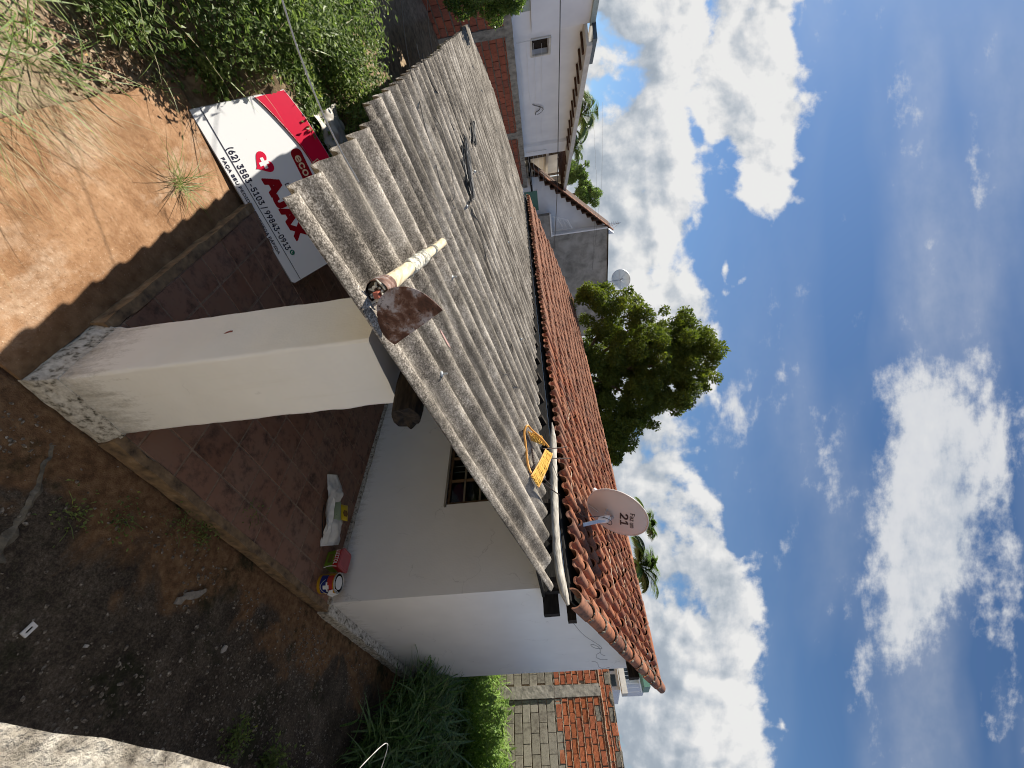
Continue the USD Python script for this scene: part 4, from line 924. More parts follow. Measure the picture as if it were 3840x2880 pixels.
while z < 2.85:
    a = -1.9 + (.09 if r_ % 2 else 0) + rng.uniform(-.03, .03); top = z > 2.6
    while a < .95:
        L = rng.choice([.168, .176, .19, .12], p=[.5, .25, .15, .1])
        lo, hi = a, a + L; a += L + .016
        if not top:
            if lo < .13 < hi: hi = .118
            elif lo < .31 < hi: lo = .322
            elif .13 <= lo and hi <= .31: continue
            if hi - lo < .03: continue
        mt = M['brick'] if rng.random() > (.14 if z > 2.72 else .03) else M['block']
        obj('brick', brick_piece(lo, hi, z, z + .097 + rng.uniform(-.004, .004), fr_r, groove=5, proud=rng.uniform(-.004, .006), jit=.004), mt, rw)
    z += .110 if z < 2.55 else .118; r_ += 1
obj('column', rough(bx(XB - .012, XB + .12, .132, .306, 1.86, 2.66), .04, .006, 14., 3), M['concrete'], rw)
obj('column', rough(bx(XB - .030, XB + .12, .128, .318, .2, 1.852), .04, .006, 14., 5), M['concrete'], rw)
bead = []
for k, yy in enumerate(np.linspace(-1.9, 1.0, 60)): bead.append((XB - .004 - .006 * meshkit.noise(A_([k * .7, 1, 2]), 3), yy, 2.655 + .012 * meshkit.noise(A_([k * .4, 5, 2]), 4)))
obj('mortar_bead', rough(MB().tube(bead, .010, 6), .02, .007, 40., 8), M['mortar'], rw)
for k in range(9):
    z0 = 1.96 + .109 * k; bead = [(XB - .003, yy, z0 + .007 * meshkit.noise(A_([yy * 20, k, 2]), 4)) for yy in np.linspace(-1.9, 1.0, 70)]
    obj('mortar_bead', rough(MB().tube(bead, .0045, 5), .03, .006, 50., k), M['mortar'], rw)
obj('cap', rough(bx(XB + .0, XB + .12, -2.2, 3., 2.80, 2.86), .06, .02, 9., 7), M['mortar_dark'], rw)

# old brick wall on the left with a concrete band, running away past the porch roof
LP, LD, LN = A_([-.27, 9.33, 0.]), A_([.584, .812, 0.]), A_([.812, -.584, 0.])
LF = 1.3
LP = EYE + LF * (LP - EYE); LP[2] = 0
fr_l = lambda p: LP + LF * (p[:, :1] * LD + p[:, 1:2] * LN) + A_([0, 0, 1.]) * (EYE[2] + LF * (p[:, 2:3] - EYE[2]))
lw = thing('old_brick_wall', 'long dark red brick wall with a concrete band along its top beyond the sheet roof', 'wall')
fl = lambda v: fr_l(v)
obj('mortar_core', rough(bx(-9., 8.6, -.15, -.008, .2, 2.27), .22, .008, 5., 4).apply_transform(np.eye(4)) if False else (lambda t: (fl(np.asarray(t.vertices)), t.faces))(rough(bx(-9., 8.6, -.15, -.014, .2, 2.27), .16, .007, 9., 4)), M['mortar_dark'], lw)
z = .93; r_ = 0
cols_ = [(-.47, -.19), (3.80, 4.17), (8.2, 8.55)]
while z < 2.26:
    a = (-3.1 if z < 1.6 else -1.6) + (.14 if r_ % 2 else 0); end = 1.2 if z < 1.6 else 8.2
    while a < end:
        lo, hi = a, a + .262 + rng.uniform(-.01, .01); a = hi + .018
        for c0, c1 in cols_:
            if lo < c0 < hi: hi = c0 - .01
            if lo < c1 < hi: lo = c1 + .01
            if lo >= c0 - .011 and hi <= c1 + .011: hi = lo
        if hi - lo < .04 or rng.random() < .012: continue
        if z > 2.1 and rng.random() < .06: hi -= .08
        obj('brick', brick_piece(lo, hi, z, z + .128, fr_l, proud=rng.uniform(-.004, .004), jit=.005), M['brick_old'], lw)
    z += .1475; r_ += 1
for c0, c1 in cols_:
    t = rough(bx(c0, c1, -.05, .010, -.2, 2.285), .06, .010, 12., int(abs(c0) * 10)); obj('column', (fl(np.asarray(t.vertices)), t.faces), M['concrete'], lw)
t = rough(bx(-9., 8.6, -.12, .016, 2.285, 2.445), .12, .014, 8., 14); obj('band', (fl(np.asarray(t.vertices)), t.faces), M['concrete'], lw)

# rough wall right below the camera
nw = thing('rendered_garden_wall', 'sunlit rough cement wall top in the near lower right, beside the yard', 'wall')
t = rough(bx(-3., 8.2, -1.62, -1.352, -.2, 1.945), .055, .012, 13., 6)
vv = np.asarray(t.vertices); m_ = (vv[:, 2] > 1.9); vv[m_, 2] += .018 * (meshkit.fbm(vv[m_] * 30, 4, 3) - .5); t.vertices = vv
obj('body', t, ramped('rough_cement_render', [(.3, (.10, .085, .065)), (.45, (.24, .21, .165)), (.6, (.42, .38, .31)), (.78, (.58, .53, .44))], 48., 8., bump=1., bscale=90., bdist=.012), nw)
t = rough(bx(-.245, -.12, -1.43, -1.357, 1.938, 1.972), .012, .010, 40., 12)
obj('brick_scrap', t, M['brick'], nw)
obj('wire_loop', MB().tube(spline([(-.115, -1.395, 1.945), (-.10, -1.352, 1.965), (-.07, -1.318, 1.985), (-.03, -1.300, 1.990), (.015, -1.312, 1.975), (.04, -1.37, 1.950)], 50), .0006 + .0002 * np.sin(np.arange(50) * 1.3), 5), M['wirelight'], None, smooth=60, label='small twisted pale wire arc sticking out over the near garden wall', cat='wire')

# ============================================================ NEIGHBOURS on the left
wh = thing('white_neighbour_house', 'pale blue-white single-storey house behind the old brick wall on the left', 'house')
def lbox(s0, s1, o0, o1, z0, z1, mat, nm, par=wh, r=None):
    b = bx(s0, s1, -o1, -o0, z0, z1)
    t = rough(b, *r) if r else b.mesh()
    return obj(nm, (fr_l(np.asarray(t.vertices)), t.faces), mat, par)
FW, FB = M['farwhite'], M['farbeige']
lbox(-2.2, .52, .32, .5, 2.2, 3.9, FW, 'wall'); lbox(.52, 1.07, .32, .5, 2.2, 2.83, FW, 'wall'); lbox(.52, 1.07, .32, .5, 3.20, 3.9, FW, 'wall'); lbox(1.07, 5.45, .32, .5, 2.2, 3.9, FW, 'wall')
lbox(-3., .2, .22, .318, 2.83, 4.0, FW, 'wing_wall'); lbox(-3., .18, .15, .6, 4.0, 4.10, M['greentrim'], 'wing_coping')
lbox(-.34, .155, .27, .317, 2.3, 2.826, FW, 'wall'); lbox(-3., -.345, .27, .317, 2.3, 2.826, M['greentrim'], 'shutter')
wn = lbox(.53, 1.06, .44, .49, 2.84, 3.19, M['darkwood'], 'window')
lbox(.50, .535, .30, .34, 2.82, 3.24, M['slab'], 'frame', wn); lbox(1.055, 1.095, .30, .34, 2.80, 3.24, M['slab'], 'frame', wn)
lbox(.535, 1.055, .295, .34, 3.195, 3.245, M['slab'], 'frame', wn, (.03, .008, 20., 3)); lbox(.535, 1.055, .295, .34, 2.805, 2.838, M['slab'], 'frame', wn)
lbox(.60, .75, .425, .44, 2.88, 3.0, M['tarp'], 'rag', wn, (.03, .02, 20., 6))
lbox(5.45, 6.20, .22, .5, 2.2, 3.86, FW, 'pilaster')
lbox(.2, 11.2, -.12, .45, 3.90, 3.955, M['slab'], 'eave_slab'); lbox(.2, 11.2, -.20, -.122, 3.905, 4.02, M['slab'], 'gutter')
lbox(.1, .9, -.15, .3, 4.03, 4.11, M['darkglass'], 'roof_edge')
for k in range(10): lbox(.55 + k * .53, .62 + k * .53, -.10, .31, 3.855, 3.898, M['brownwood'], 'rafter')
for k in range(6): lbox(6.5 + k * .62, 6.57 + k * .62, -.10, 1.3, 3.84, 3.898, M['brownwood'], 'rafter')
lbox(6.2, 11.5, 1.4, 1.5, 2.2, 3.95, FB, 'porch_wall'); lbox(6.25, 11.4, .9, 1.38, 3.30, 3.40, FB, 'beam'); lbox(9.3, 9.6, .25, .5, 2.2, 3.9, FB, 'post')
lbox(6.3, 9.2, .5, .55, 2.55, 2.66, M['soot'], 'hedge_board'); lbox(7.4, 8.9, 1.2, 1.38, 3.45, 3.80, M['greyplaster'], 'drape', wh, (.12, .08, 3., 5))
lbox(6.2, 11.5, .5, 3.0, 2.15, 2.25, M['slab'], 'terrace')
pipe = MB().tube(fr_l(A_([[9.45, .24, 4.02], [9.50, .26, 3.92], [9.50, .20, 3.75]])), .06, 10); obj('downpipe', pipe, M['slab'], wh)
sc = spline(fr_l(A_([[3.05, -.30, 2.80], [3.12, -.28, 2.92], [3.22, -.27, 3.05], [3.40, -.28, 3.08], [3.52, -.27, 2.98], [3.60, -.29, 2.90]])), 24)
obj('dark_scrap', MB().tube(sc, [.016 - .0004 * k for k in range(24)], 6), M['cable'], wh)
sc = spline(fr_l(A_([[3.20, -.29, 3.00], [3.32, -.27, 2.98], [3.45, -.29, 2.90], [3.60, -.29, 2.88]])), 12)
obj('dark_scrap', MB().tube(sc, .014, 6), M['cable'], wh)
cl = thing('washing_lines', 'four thin white washing lines strung across the white wall on the left', 'washing line')
for k in range(4):
    a, b = fr_l(A_([[.50 + .04 * k, -.27, 2.55 + .16 * k], [9.2, .08, 2.62 + .16 * k]])); obj('line', MB().tube([a, (a + b) / 2 + A_([0, 0, -.03]), b], .004, 4), M['plasticwhite'], cl)
for s in (.46, 5.75): obj('rail', MB().tube(fr_l(A_([[s, -.26 if s < 1 else -.18, 2.5], [s, -.26 if s < 1 else -.18, 3.2]])), .012, 5), M['galv'], cl)

gh = thing('grey_gabled_house', 'two-storey house with a stained grey side wall and a steep tiled verge', 'house', size=1.65)
YG = 12.37
obj('side_wall', rough(bx(5.18, 9.6, YG, YG + .2, 1.5, 4.95), .25, .01, 3., 4), M['greyplaster'], gh)
obj('low_wall', rough(bx(4.46, 5.177, YG, YG + .2, 1.5, 3.04), .2, .008, 3., 6), M['greyplaster'], gh)
obj('coping', bx(4.42, 5.20, YG - .02, YG + .22, 3.042, 3.09), M['plasticwhite'], gh); obj('coping', bx(5.16, 9.62, YG - .025, YG + .225, 4.952, 4.985), M['darkwood'], gh)
obj('coping', bx(5.14, 5.178, YG - .02, YG + .2, 3.09, 4.95), M['plasticwhite'], gh)
rk = lambda x: 2.72 + (x - 3.06) * (4.92 - 2.69) / (5.12 - 3.06)
yw = YG + .45
obj('white_wall', MB().prism([(3.35, 1.5), (5.6, 1.5), (5.6, rk(5.6) - .2), (3.35, rk(3.35) - .2)], lambda p: np.stack([p[:, 0], yw + p[:, 2] * .15, p[:, 1]], 1)), FW, gh)
obj('end_wall', bx(3.36, 3.5, yw + .16, yw + 5, 1.5, 2.7), FW, gh)
obj('roof_slab', MB().prism([(3.0, rk(3.0) - .05), (5.25, rk(5.25) - .05), (5.25, rk(5.25) + .015), (3.0, rk(3.0) + .015)], lambda p: np.stack([p[:, 0], yw - .36 + p[:, 2] * .62, p[:, 1]], 1)), M['brownwood'], gh)
for k in range(13):
    x = 3.22 + k * .152
    obj('purlin', bx(x, x + .05, yw - .30, yw + .14, rk(x) - .245, rk(x) - .06), M['brownwood'], gh)
for k in range(22):
    x = 3.0 + k * .104; a = np.linspace(0, PI, 6)
    V = A_([[(x + .11 * q * 1.0, yw - .42 - .0 + .06 * (1 - math.cos(t_)) , rk(x + .11 * q) + .015 + .03 * math.sin(t_) + .012 * (1 - q)) for t_ in a] for q in (0, 1)])
    m = MB().raw(*grid(V)); m.raw(*grid(V - [0, 0, .02])); obj('edge_tile', m, M['tile'], gh)
wn = obj('window', bx(3.78, 4.40, yw - .02, yw + .02, 2.30, 2.72), M['greenpanel'], gh); obj('frame', bx(3.74, 4.44, yw - .025, yw - .021, 2.72, 2.755), M['plasticwhite'], wn)
obj('slab', bx(3.2, 3.62, yw - .5, yw, 2.52, 2.58), M['blackwood'], gh)
tw = thing('roof_antenna', 'small pale lattice antenna on the corner of the grey house', 'antenna', size=1.65)
for k in range(3):
    obj('leg', MB().tube([(5.06 + .05 * k, YG + .1, 4.99), (5.10, YG + .1, 5.42)], .008, 4), M['galv'], tw)
for k in range(5): obj('brace', MB().tube([(5.02, YG + .1 , 5.02 + .07 * k), (5.19 - .02 * k, YG + .1, 5.06 + .07 * k)], .006, 4), M['galv'], tw)
obj('tip', MB().tube([(5.10, YG + .1, 5.38), (5.26, YG + .1, 5.16), (5.10, YG + .1, 5.14)], .006, 4), M['galv'], tw)
rk_ = thing('drying_rack', 'white wall drying rack with lines in front of the steep gable', 'drying rack', size=1.65)
for p, q in (((4.43, YG - .25, 3.12), (4.60, YG - .25, 3.60)), ((4.60, YG - .25, 3.60), (5.05, YG + .1, 3.78)), ((4.45, YG - .25, 3.25), (4.95, YG + .1, 3.45)), ((5.05, YG + .1, 3.12), (5.05, YG + .1, 3.85))): obj('bar', MB().tube([p, q], .013, 5), M['plasticwhite'], rk_)
for k in range(5): obj('line', MB().tube([(4.46 + .035 * k, YG - .24, 3.18 + .09 * k), (5.05, YG + .09, 3.16 + .15 * k)], .004, 4), M['plasticwhite'], rk_)
md = thing('round_mesh_dish', 'round mesh satellite dish on a short pole above the grey wall', 'satellite dish', size=1.65)
dc2 = A_([7.27, 12.5, 5.49]); n2 = A_([-.60, -.72, .22]); n2 /= np.linalg.norm(n2)
a1 = np.cross(n2, [0, 0, 1.]); a1 /= np.linalg.norm(a1); a2 = np.cross(a1, n2)
V = A_([[dc2 + .36 * r * (math.cos(q) * a1 + math.sin(q) * a2) + n2 * (.09 * r * r - .05) for q in np.linspace(0, 2 * PI, 33)] for r in np.linspace(.02, 1, 8)])
g = G(); tr = g.add('transparent_bsdf', 'BSDF'); pb = g.add('principled_bsdf', 'BSDF', base_color=(.42, .44, .42), roughness=.4, metallic=.5)
M['meshdish'] = g.done('perforated_mesh', g.add('mix_closure', 'closure', fac=.80, closure1=tr, closure2=pb))
obj('reflector', MB().raw(*grid(V)), M['meshdish'], md, smooth=60)
obj('rim', MB().tube([dc2 + .36 * (math.cos(q) * a1 + math.sin(q) * a2) + n2 * .04 for q in np.linspace(0, 2 * PI, 33)], .010, 5, False), M['galv'], md)
for k in range(8): q = k * PI / 4; obj('rib', MB().tube([dc2 + .36 * r * (math.cos(q) * a1 + math.sin(q) * a2) + n2 * (.09 * r * r - .045) for r in np.linspace(.03, 1, 5)], .005, 4), M['galv'], md)
obj('feed', MB().tube([dc2 - n2 * .04, dc2 + n2 * .22], .016, 6), M['galv'], md); obj('pole', MB().tube([(7.32, 12.52, 4.9), dc2 - n2 * .05], .022, 8), M['galv'], md)

bw_ = MB().tube(spline([(-4.2, 7.0, 3.36), (-.784, 8.124, 3.29), (1.267, 8.95, 3.205), (2.9, 9.7, 3.14), (5.0, 10.9, 3.02), (9.0, 13.2, 2.9)], 60), .009, 6)
obj('overhead_cable', bw_, M['cable'], None, label='taut black overhead cable crossing in front of the white and grey houses', cat='cable')
for k in range(2): obj('overhead_wire', MB().tube([(3.2, 21.5, 5.9 + .45 * k), (6.0, 19.5, 5.75 + .25 * k), (9.5, 17.5, 5.2)], .004, 4), M['cable'], None, label=('lower' if k == 0 else 'upper') + ' of two faint wires in the sky right of the white house eave', cat='wire')

# distant building seen under the verge
fb = thing('distant_building', 'distant pale building with balcony and railings seen below the tiled verge', 'building')
bo_ = A_([23.4, 3.6, 0])
obj('wall', bx(23.6, 27, 3.0, 4.6, 0, 4.15), FW, fb)
for k in range(3): obj('window', bx(23.56, 23.598, 3.15 + k * .62, 3.62 + k * .62, 3.45, 4.0), M['darkglass'], fb)
obj('balcony', bx(23.0, 23.598, 2.75, 4.7, 4.17, 4.42), M['slab'], fb)
for k in range(12): obj('railing_bar', bx(23.02, 23.04, 2.78 + k * .16, 2.80 + k * .16, 4.42, 5.02), M['galv'], fb)
obj('rail', bx(23.0, 23.06, 2.76, 4.7, 5.02, 5.06), M['galv'], fb)
obj('upper_wall', bx(24.2, 27, 3.3, 4.5, 4.43, 5.5), FW, fb); obj('awning', bx(23.0, 24.19, 2.95, 4.4, 5.22, 5.5), M['greenpanel'], fb)
for k in range(2): obj('window', bx(24.16, 24.198, 3.5 + k * .8, 4.05 + k * .8, 4.5, 5.15), M['darkglass'], fb)

# ============================================================ VEGETATION
def blades(roots, H, lean, width, droop, seed, seg=6, az=None, fold=True):
    """ribbon leaves rising from roots and arching over; arrays per blade"""
    r = np.random.default_rng(seed); n = len(roots)
    az = r.uniform(0, 2 * PI, n) if az is None else az
    d = np.stack([np.cos(az), np.sin(az), 0 * az], 1); side = np.stack([-np.sin(az), np.cos(az), 0 * az], 1)
    s = np.linspace(0, 1, seg + 1)
    hor = (lean[:, None] * s + droop[:, None] * s ** 2.2) * H[:, None]
    ver = H[:, None] * (s - .55 * (droop[:, None]) * s ** 2.6)
    P = roots[:, None, :] + hor[..., None] * d[:, None, :] + ver[..., None] * A_([0, 0, 1.])
    w = width[:, None] * np.sin(PI * np.clip(.12 + .88 * s, 0, 1)) ** .7
    tw = r.uniform(-.7, .7, n)[:, None] * s
    sd = side[:, None, :] * np.cos(tw)[..., None] + A_([0, 0, 1.]) * np.sin(tw)[..., None]
    L = P - sd * w[..., None] / 2; R = P + sd * w[..., None] / 2
    k = 2
    V = np.stack([L, R], 2).reshape(n, -1, 3)
    q = A_([[2 * i, 2 * i + 1, 2 * i + 3, 2 * i + 2] for i in range(seg)])
    F = (q[None] + (np.arange(n) * 2 * (seg + 1))[:, None, None]).reshape(-1, 4)
    return V.reshape(-1, 3), F
def leaves(C, size, seed, nrm_up=.5, aspect=2.2, dirs=None):
    """kite-shaped leaves with a fold, at points C"""
    r = np.random.default_rng(seed); n = len(C)
    a = r.normal(0, 1, (n, 3)) if dirs is None else dirs + r.normal(0, .5, (n, 3)); a /= np.linalg.norm(a, axis=1, keepdims=True)
    u = r.normal(0, 1, (n, 3)) + A_([0, 0, nrm_up * 2]); b = np.cross(a, u); b /= np.linalg.norm(b, axis=1, keepdims=True) + 1e-9
    c = np.cross(b, a); size = np.broadcast_to(size, (n,))[:, None]
    V = np.stack([C, C + size * (.45 * a + b / aspect * .5 + .08 * c), C + size * (a - .12 * c), C + size * (.45 * a - b / aspect * .5 + .08 * c)], 1)
    F = (A_([[0, 1, 2], [0, 2, 3]])[None] + (np.arange(n) * 4)[:, None, None]).reshape(-1, 3)
    return V.reshape(-1, 3), F
def zs(xy): return hterr(xy[:, 0], xy[:, 1])
def scatter(n, x0, x1, y0, y1, seed, keep=None):
    r = np.random.default_rng(seed); p = np.stack([r.uniform(x0, x1, n), r.uniform(y0, y1, n)], 1)
    if keep is not None: p = p[r.random(n) < keep(p[:, 0], p[:, 1])]
    return np.c_[p, zs(p) - .01]

# tall broad-bladed grass between the gable and the far wall
def kp(x, y):
    e = sstep(4.9, 5.6, x + 1.35 * np.clip(-.12 - y, 0, 1.2)) * .95 + .05 * sstep(3.4, 3.9, x) * (y < -.7)
    dens = meshkit.fbm(np.stack([x * 1.6, y * 1.6, 0 * x], -1), 3, 5)
    return e * np.clip((dens - .25) * 2.6, 0, 1) * ((y < -.06) | (x > 5.98))
R_ = scatter(9500, 3.1, 7.9, -1.33, .9, 41, kp)
rr_ = np.random.default_rng(5); n = len(R_)
Hh = rr_.uniform(.48, 1.12, n) * (.55 + .45 * sstep(3.6, 5.4, R_[:, 0])); 
v, f = blades(R_, Hh, rr_.uniform(.1, .45, n), rr_.uniform(.013, .036, n), rr_.uniform(.25, 1.05, n), 6, 9, az=rr_.uniform(0, 2 * PI, n))
obj('tall_grass', (v, f), M['tall_grass'], None, smooth=True, label='thick tall dark green grass filling the strip beside the white gable wall', cat='grass', kind='stuff')
# bright leafy growth at the foot of the far wall
R_ = scatter(5200, 6.8, 7.97, -1.6, .95, 43); n = len(R_); hz_ = rr_.uniform(.35, 1.0, n) ** .7
Cn = R_ + np.c_[rr_.normal(0, .05, (n, 2)), hz_ * (.86 + .42 * meshkit.fbm(R_ * [3, 3, 0], 3, 8))]
a_ = blades(Cn[:2600] - [0, 0, .12], rr_.uniform(.16, .34, 2600), rr_.uniform(.3, .9, 2600), rr_.uniform(.010, .022, 2600), rr_.uniform(.3, 1., 2600), 9, 5)
b_ = leaves(Cn[2600:], rr_.uniform(.07, .14, n - 2600), 10, .7, 2.6)
obj('wall_weeds', MB().raw(*a_).raw(*b_), M['wallweed'], None, label='sunlit bright green grass and weeds along the foot of the grey block wall', cat='weeds', kind='stuff')

# weeds on the bank to the left: stems with small leaves
def kw(x, y):
    on = np.where(y > 2.25, sstep(.45, .15, x), sstep(-1.0, -1.12, x) * sstep(1.70, 1.95, y))
    sgn = (x > -.75) & (x < .8) & (y < 2.95)                    # the sign board lies here
    return on * sstep(.35, -.25, y - 3.80 - 1.55 * (-.3 - x) + .25 * np.sin(x * 5)) * np.where(sgn, .0, 1.) * np.clip((meshkit.fbm(np.stack([x * 2, y * 2, 0 * x], -1), 3, 15) - .05) * 2.6, 0, 1)
R_ = scatter(15000, -3.4, .4, 1.5, 7.6, 51, kw); n = len(R_); r2 = np.random.default_rng(52)
L_ = []; D_ = []
hgt = r2.uniform(.16, .46, n) * (.8 + .8 * meshkit.fbm(R_ * [1.3, 1.3, 0], 3, 3)) * (1 - .84 * ((R_[:, 0] > -.9) & (R_[:, 1] < 3.55)))
for k in range(13):
    q = r2.uniform(.25, 1.05, n); a = r2.uniform(0, 2 * PI, n); rad = r2.uniform(0, .10, n)
    L_.append(R_ + np.stack([rad * np.cos(a), rad * np.sin(a), hgt * q], 1)); D_.append(np.stack([np.cos(a), np.sin(a), r2.uniform(-.5, .4, n)], 1))
L_ = np.vstack(L_); D_ = np.vstack(D_)
mb = MB().raw(*leaves(L_, r2.uniform(.026, .062, len(L_)), 53, .9, 1.9, D_))
obj('bank_weeds', mb, M['weed'], None, label='dense small-leaved weeds covering the bank behind the sign board', cat='weeds', kind='stuff')
R_ = scatter(3000, -3.0, .3, 1.6, 6.8, 55, lambda x, y: kw(x, y) * .55); n = len(R_)
obj('bank_grass', MB().raw(*blades(R_ + [0, 0, .06], r2.uniform(.25, .58, n) * (1 - .9 * ((R_[:, 0] > -.9) & (R_[:, 1] < 3.75))), r2.uniform(.1, .6, n), r2.uniform(.005, .013, n), r2.uniform(.2, .9, n), 56, 6)), M['grassblade'], None, label='long thin grass blades standing among the bank weeds on the left', cat='grass', kind='stuff')
R_ = scatter(1500, -3.0, .2, 1.8, 6.4, 57, lambda x, y: kw(x, y) * .45); n = len(R_)
obj('dead_stalks', MB().raw(*blades(R_ + [0, 0, .10], r2.uniform(.25, .62, n) * (1 - .9 * ((R_[:, 0] > -.9) & (R_[:, 1] < 3.75))), r2.uniform(.1, .8, n), r2.uniform(.003, .009, n), r2.uniform(.2, 1.1, n), 60, 6)), M['strawblade'], None, label='straw-coloured dead stalks scattered through the weeds on the bank', cat='stalks', kind='stuff')
R_ = scatter(900, -3.0, .2, 1.8, 6.2, 59, lambda x, y: kw(x, y) * .5); n = len(R_); hh = r2.uniform(.4, .75, n) * (1 - .9 * ((R_[:, 0] > -.95) & (R_[:, 1] < 3.8)))
Q_ = np.vstack([R_ + np.c_[r2.normal(0, .05, (n, 2)), hh * q] for q in np.linspace(.45, 1, 9)])
obj('tall_weeds', MB().raw(*leaves(Q_, r2.uniform(.03, .09, len(Q_)), 64, .6, 2.6)), M['grassblade'], None, label='taller lighter weeds standing out above the small-leaved growth on the bank', cat='weeds', kind='stuff')
# stray plants hanging over the top of the sign board
n = 30; R_ = np.c_[r2.uniform(-.98, -.76, n), r2.uniform(2.25, 2.9, n), np.zeros(n)]; R_[:, 2] = zs(R_) + .02
m = MB().raw(*blades(R_, r2.uniform(.14, .36, n), r2.uniform(.2, .8, n), r2.uniform(.003, .007, n), r2.uniform(.3, 1.1, n), 58, 6, az=r2.uniform(-2.4, -.6, n)))
m.raw(*leaves(np.repeat(R_, 5, 0) + r2.normal(0, .05, (n * 5, 3)) + [0, -.03, .10], .04, 59, .7, 1.8))
obj('sign_weeds', m, M['weed'], None, label='weeds overhanging the upper left edge of the sign board and shading it', cat='weeds', kind='stuff')
# near grass at the lower left, arching over the path edge
def kn(x, y):
    sand = np.exp(-(((x + 1.16) / .17) ** 2 + ((y - 1.50) / .20) ** 2)) + .8 * np.exp(-(((x + 1.0) / .10) ** 2 + ((y - 1.75) / .25) ** 2))
    return np.clip(1.0 - 1.4 * sand, 0, 1) * sstep(-.90, -1.06, x) * np.clip((meshkit.fbm(np.stack([x * 3, y * 3, 0 * x], -1), 3, 25) - .22) * 2.6, 0, 1)
R_ = scatter(4600, -2.4, -.87, -.4, 2.2, 61, kn); n = len(R_); r3 = np.random.default_rng(62)
m = MB().raw(*blades(R_, r3.uniform(.12, .36, n), r3.uniform(.1, .7, n), r3.uniform(.0042, .0100, n), r3.uniform(.3, 1.2, n), 63, 7))
obj('near_grass', m, M['grassblade'], None, label='thin long grass nearest the camera at the left edge of the path', cat='grass', kind='stuff')
R_ = scatter(200, -1.25, -.86, .05, 1.3, 65); n = len(R_)
m = MB().raw(*blades(R_, r3.uniform(.18, .42, n), r3.uniform(.4, 1.1, n), r3.uniform(.0014, .0030, n), r3.uniform(.4, 1.2, n), 66, 7, az=r3.uniform(-.9, 1.0, n)))
obj('seed_stalks', m, M['strawblade'], None, label='fine straw-coloured grass stalks leaning over the path', cat='grass', kind='stuff')
# dry leaves along the edge of the path
R_ = scatter(1500, -1.35, -.84, 1.15, 2.45, 67, lambda x, y: np.clip(1.2 - np.abs(x + .96) / .30, 0, 1) * sstep(1.2, 1.6, y)); n = len(R_)
m = MB().raw(*leaves(R_ + np.c_[np.zeros((n, 2)), r3.uniform(.012, .03, n)], r3.uniform(.018, .055, n), 68, 1.6, 2.0, np.c_[r3.normal(0, 1, (n, 2)), r3.normal(0, .18, n)]))
obj('dry_leaves', m, M['dryleaf'], None, label='brown and pale dry leaves littered along the soil edge of the path', cat='leaves', kind='stuff')
# single plants
def tuft(name, label, c, n, h, w, seed, mat, spread=.02, az=None):
    r = np.random.default_rng(seed); R = np.c_[c[0] + r.normal(0, spread, n), c[1] + r.normal(0, spread, n), np.full(n, c[2])]
    t = thing(name, label, 'plant')
    obj('blades', MB().raw(*blades(R, r.uniform(.35, 1., n) * h, r.uniform(.3, 1.2, n), r.uniform(.5, 1., n) * w, r.uniform(.3, 1.2, n), seed, 7)), mat, t)
tuft('grass_tuft', 'thin grass tuft growing from a crack in the orange path in front of the sign', (-.335, 1.62, .0), 70, .23, .0042, 71, M['grassblade'], .025)
tuft('grass_tuft', 'small sparse tuft on the path edge at the foot of the dry leaves', (-.84, 1.98, .0), 22, .13, .004, 72, M['grassblade'], .03)
def sprig(label, c, n, h, seed, size=.022):
    r = np.random.default_rng(seed); t = thing('weed_sprig', label, 'plant')
    for k in range(max(3, n // 14)):
        a = r.uniform(0, 2 * PI); q = A_(c) + A_([r.normal(0, .03), r.normal(0, .03), 0])
        obj('stem', MB().tube([q, q + A_([math.cos(a) * .03, math.sin(a) * .03, h * .6]), q + A_([math.cos(a) * .08, math.sin(a) * .08, h])], .0018, 4), M['weed'], t)
    C = A_(c) + np.c_[r.normal(0, .055, (n, 2)), np.abs(r.normal(0, 1, n)) * h * .6 + .006]
    obj('foliage', MB().raw(*leaves(C, r.uniform(.6, 1.2, n) * size, seed, 1.2, 1.8)), M['weed'], t)
sprig('low weed on the orange earth, nearest the pillar', (.56, -.345, 0), 70, .035, 73)
sprig('low weed beside the first, further along the kerb', (.78, -.255, 0), 80, .035, 74)
sprig('low weeds against the porch kerb in the middle', (1.29, -.055, 0), 150, .05, 75)
sprig('fern-like sprig growing between the porch tiles', (1.52, .20, .082), 60, .04, 76, .016)
sprig('ragged weed at the edge of the kerb, right of the middle', (1.12, -.09, 0), 60, .03, 77)
sprig('low weed at the front edge of the tall grass, near the wall', (2.35, -.98, 0), 240, .09, 78, .03)
sprig('second low weed at the front edge of the tall grass', (2.8, -1.05, 0), 260, .14, 79, .035)

# gravel
def kg(x, y): return np.clip((meshkit.fbm(np.stack([x * 1.7, y * 1.7, 0 * x], -1), 4, 35) - .30) * 2.4, .06, 1) * sstep(-.02, -.30, y)
R_ = scatter(11000, -.1, 4.4, -1.33, -.03, 81, kg); n = len(R_); r4 = np.random.default_rng(82)
base = trimesh.creation.icosphere(0); bv, bf = np.asarray(base.vertices), np.asarray(base.faces)
S = (.0032 + .0085 * r4.random(n) ** 2.6 )[:, None] * r4.uniform(.6, 1.4, (n, 3)) * [1, 1, .7]
V = bv[None] * S[:, None] * (1 + .25 * r4.normal(0, 1, (n, 12, 1))) + (R_ + [0, 0, .0135])[:, None]
F = bf[None] + (np.arange(n) * 12)[:, None, None]
g = G(); c = g.ramp(g.range(g.noise(g.pos(), 75., 1.), .30, .72), [(0, (.05, .042, .033)), (.45, (.14, .12, .095)), (.75, (.24, .21, .17)), (1, (.42, .38, .32))])
M['gravel'] = g.done('gravel', g.add('principled_bsdf', 'BSDF', base_color=c, roughness=.85))
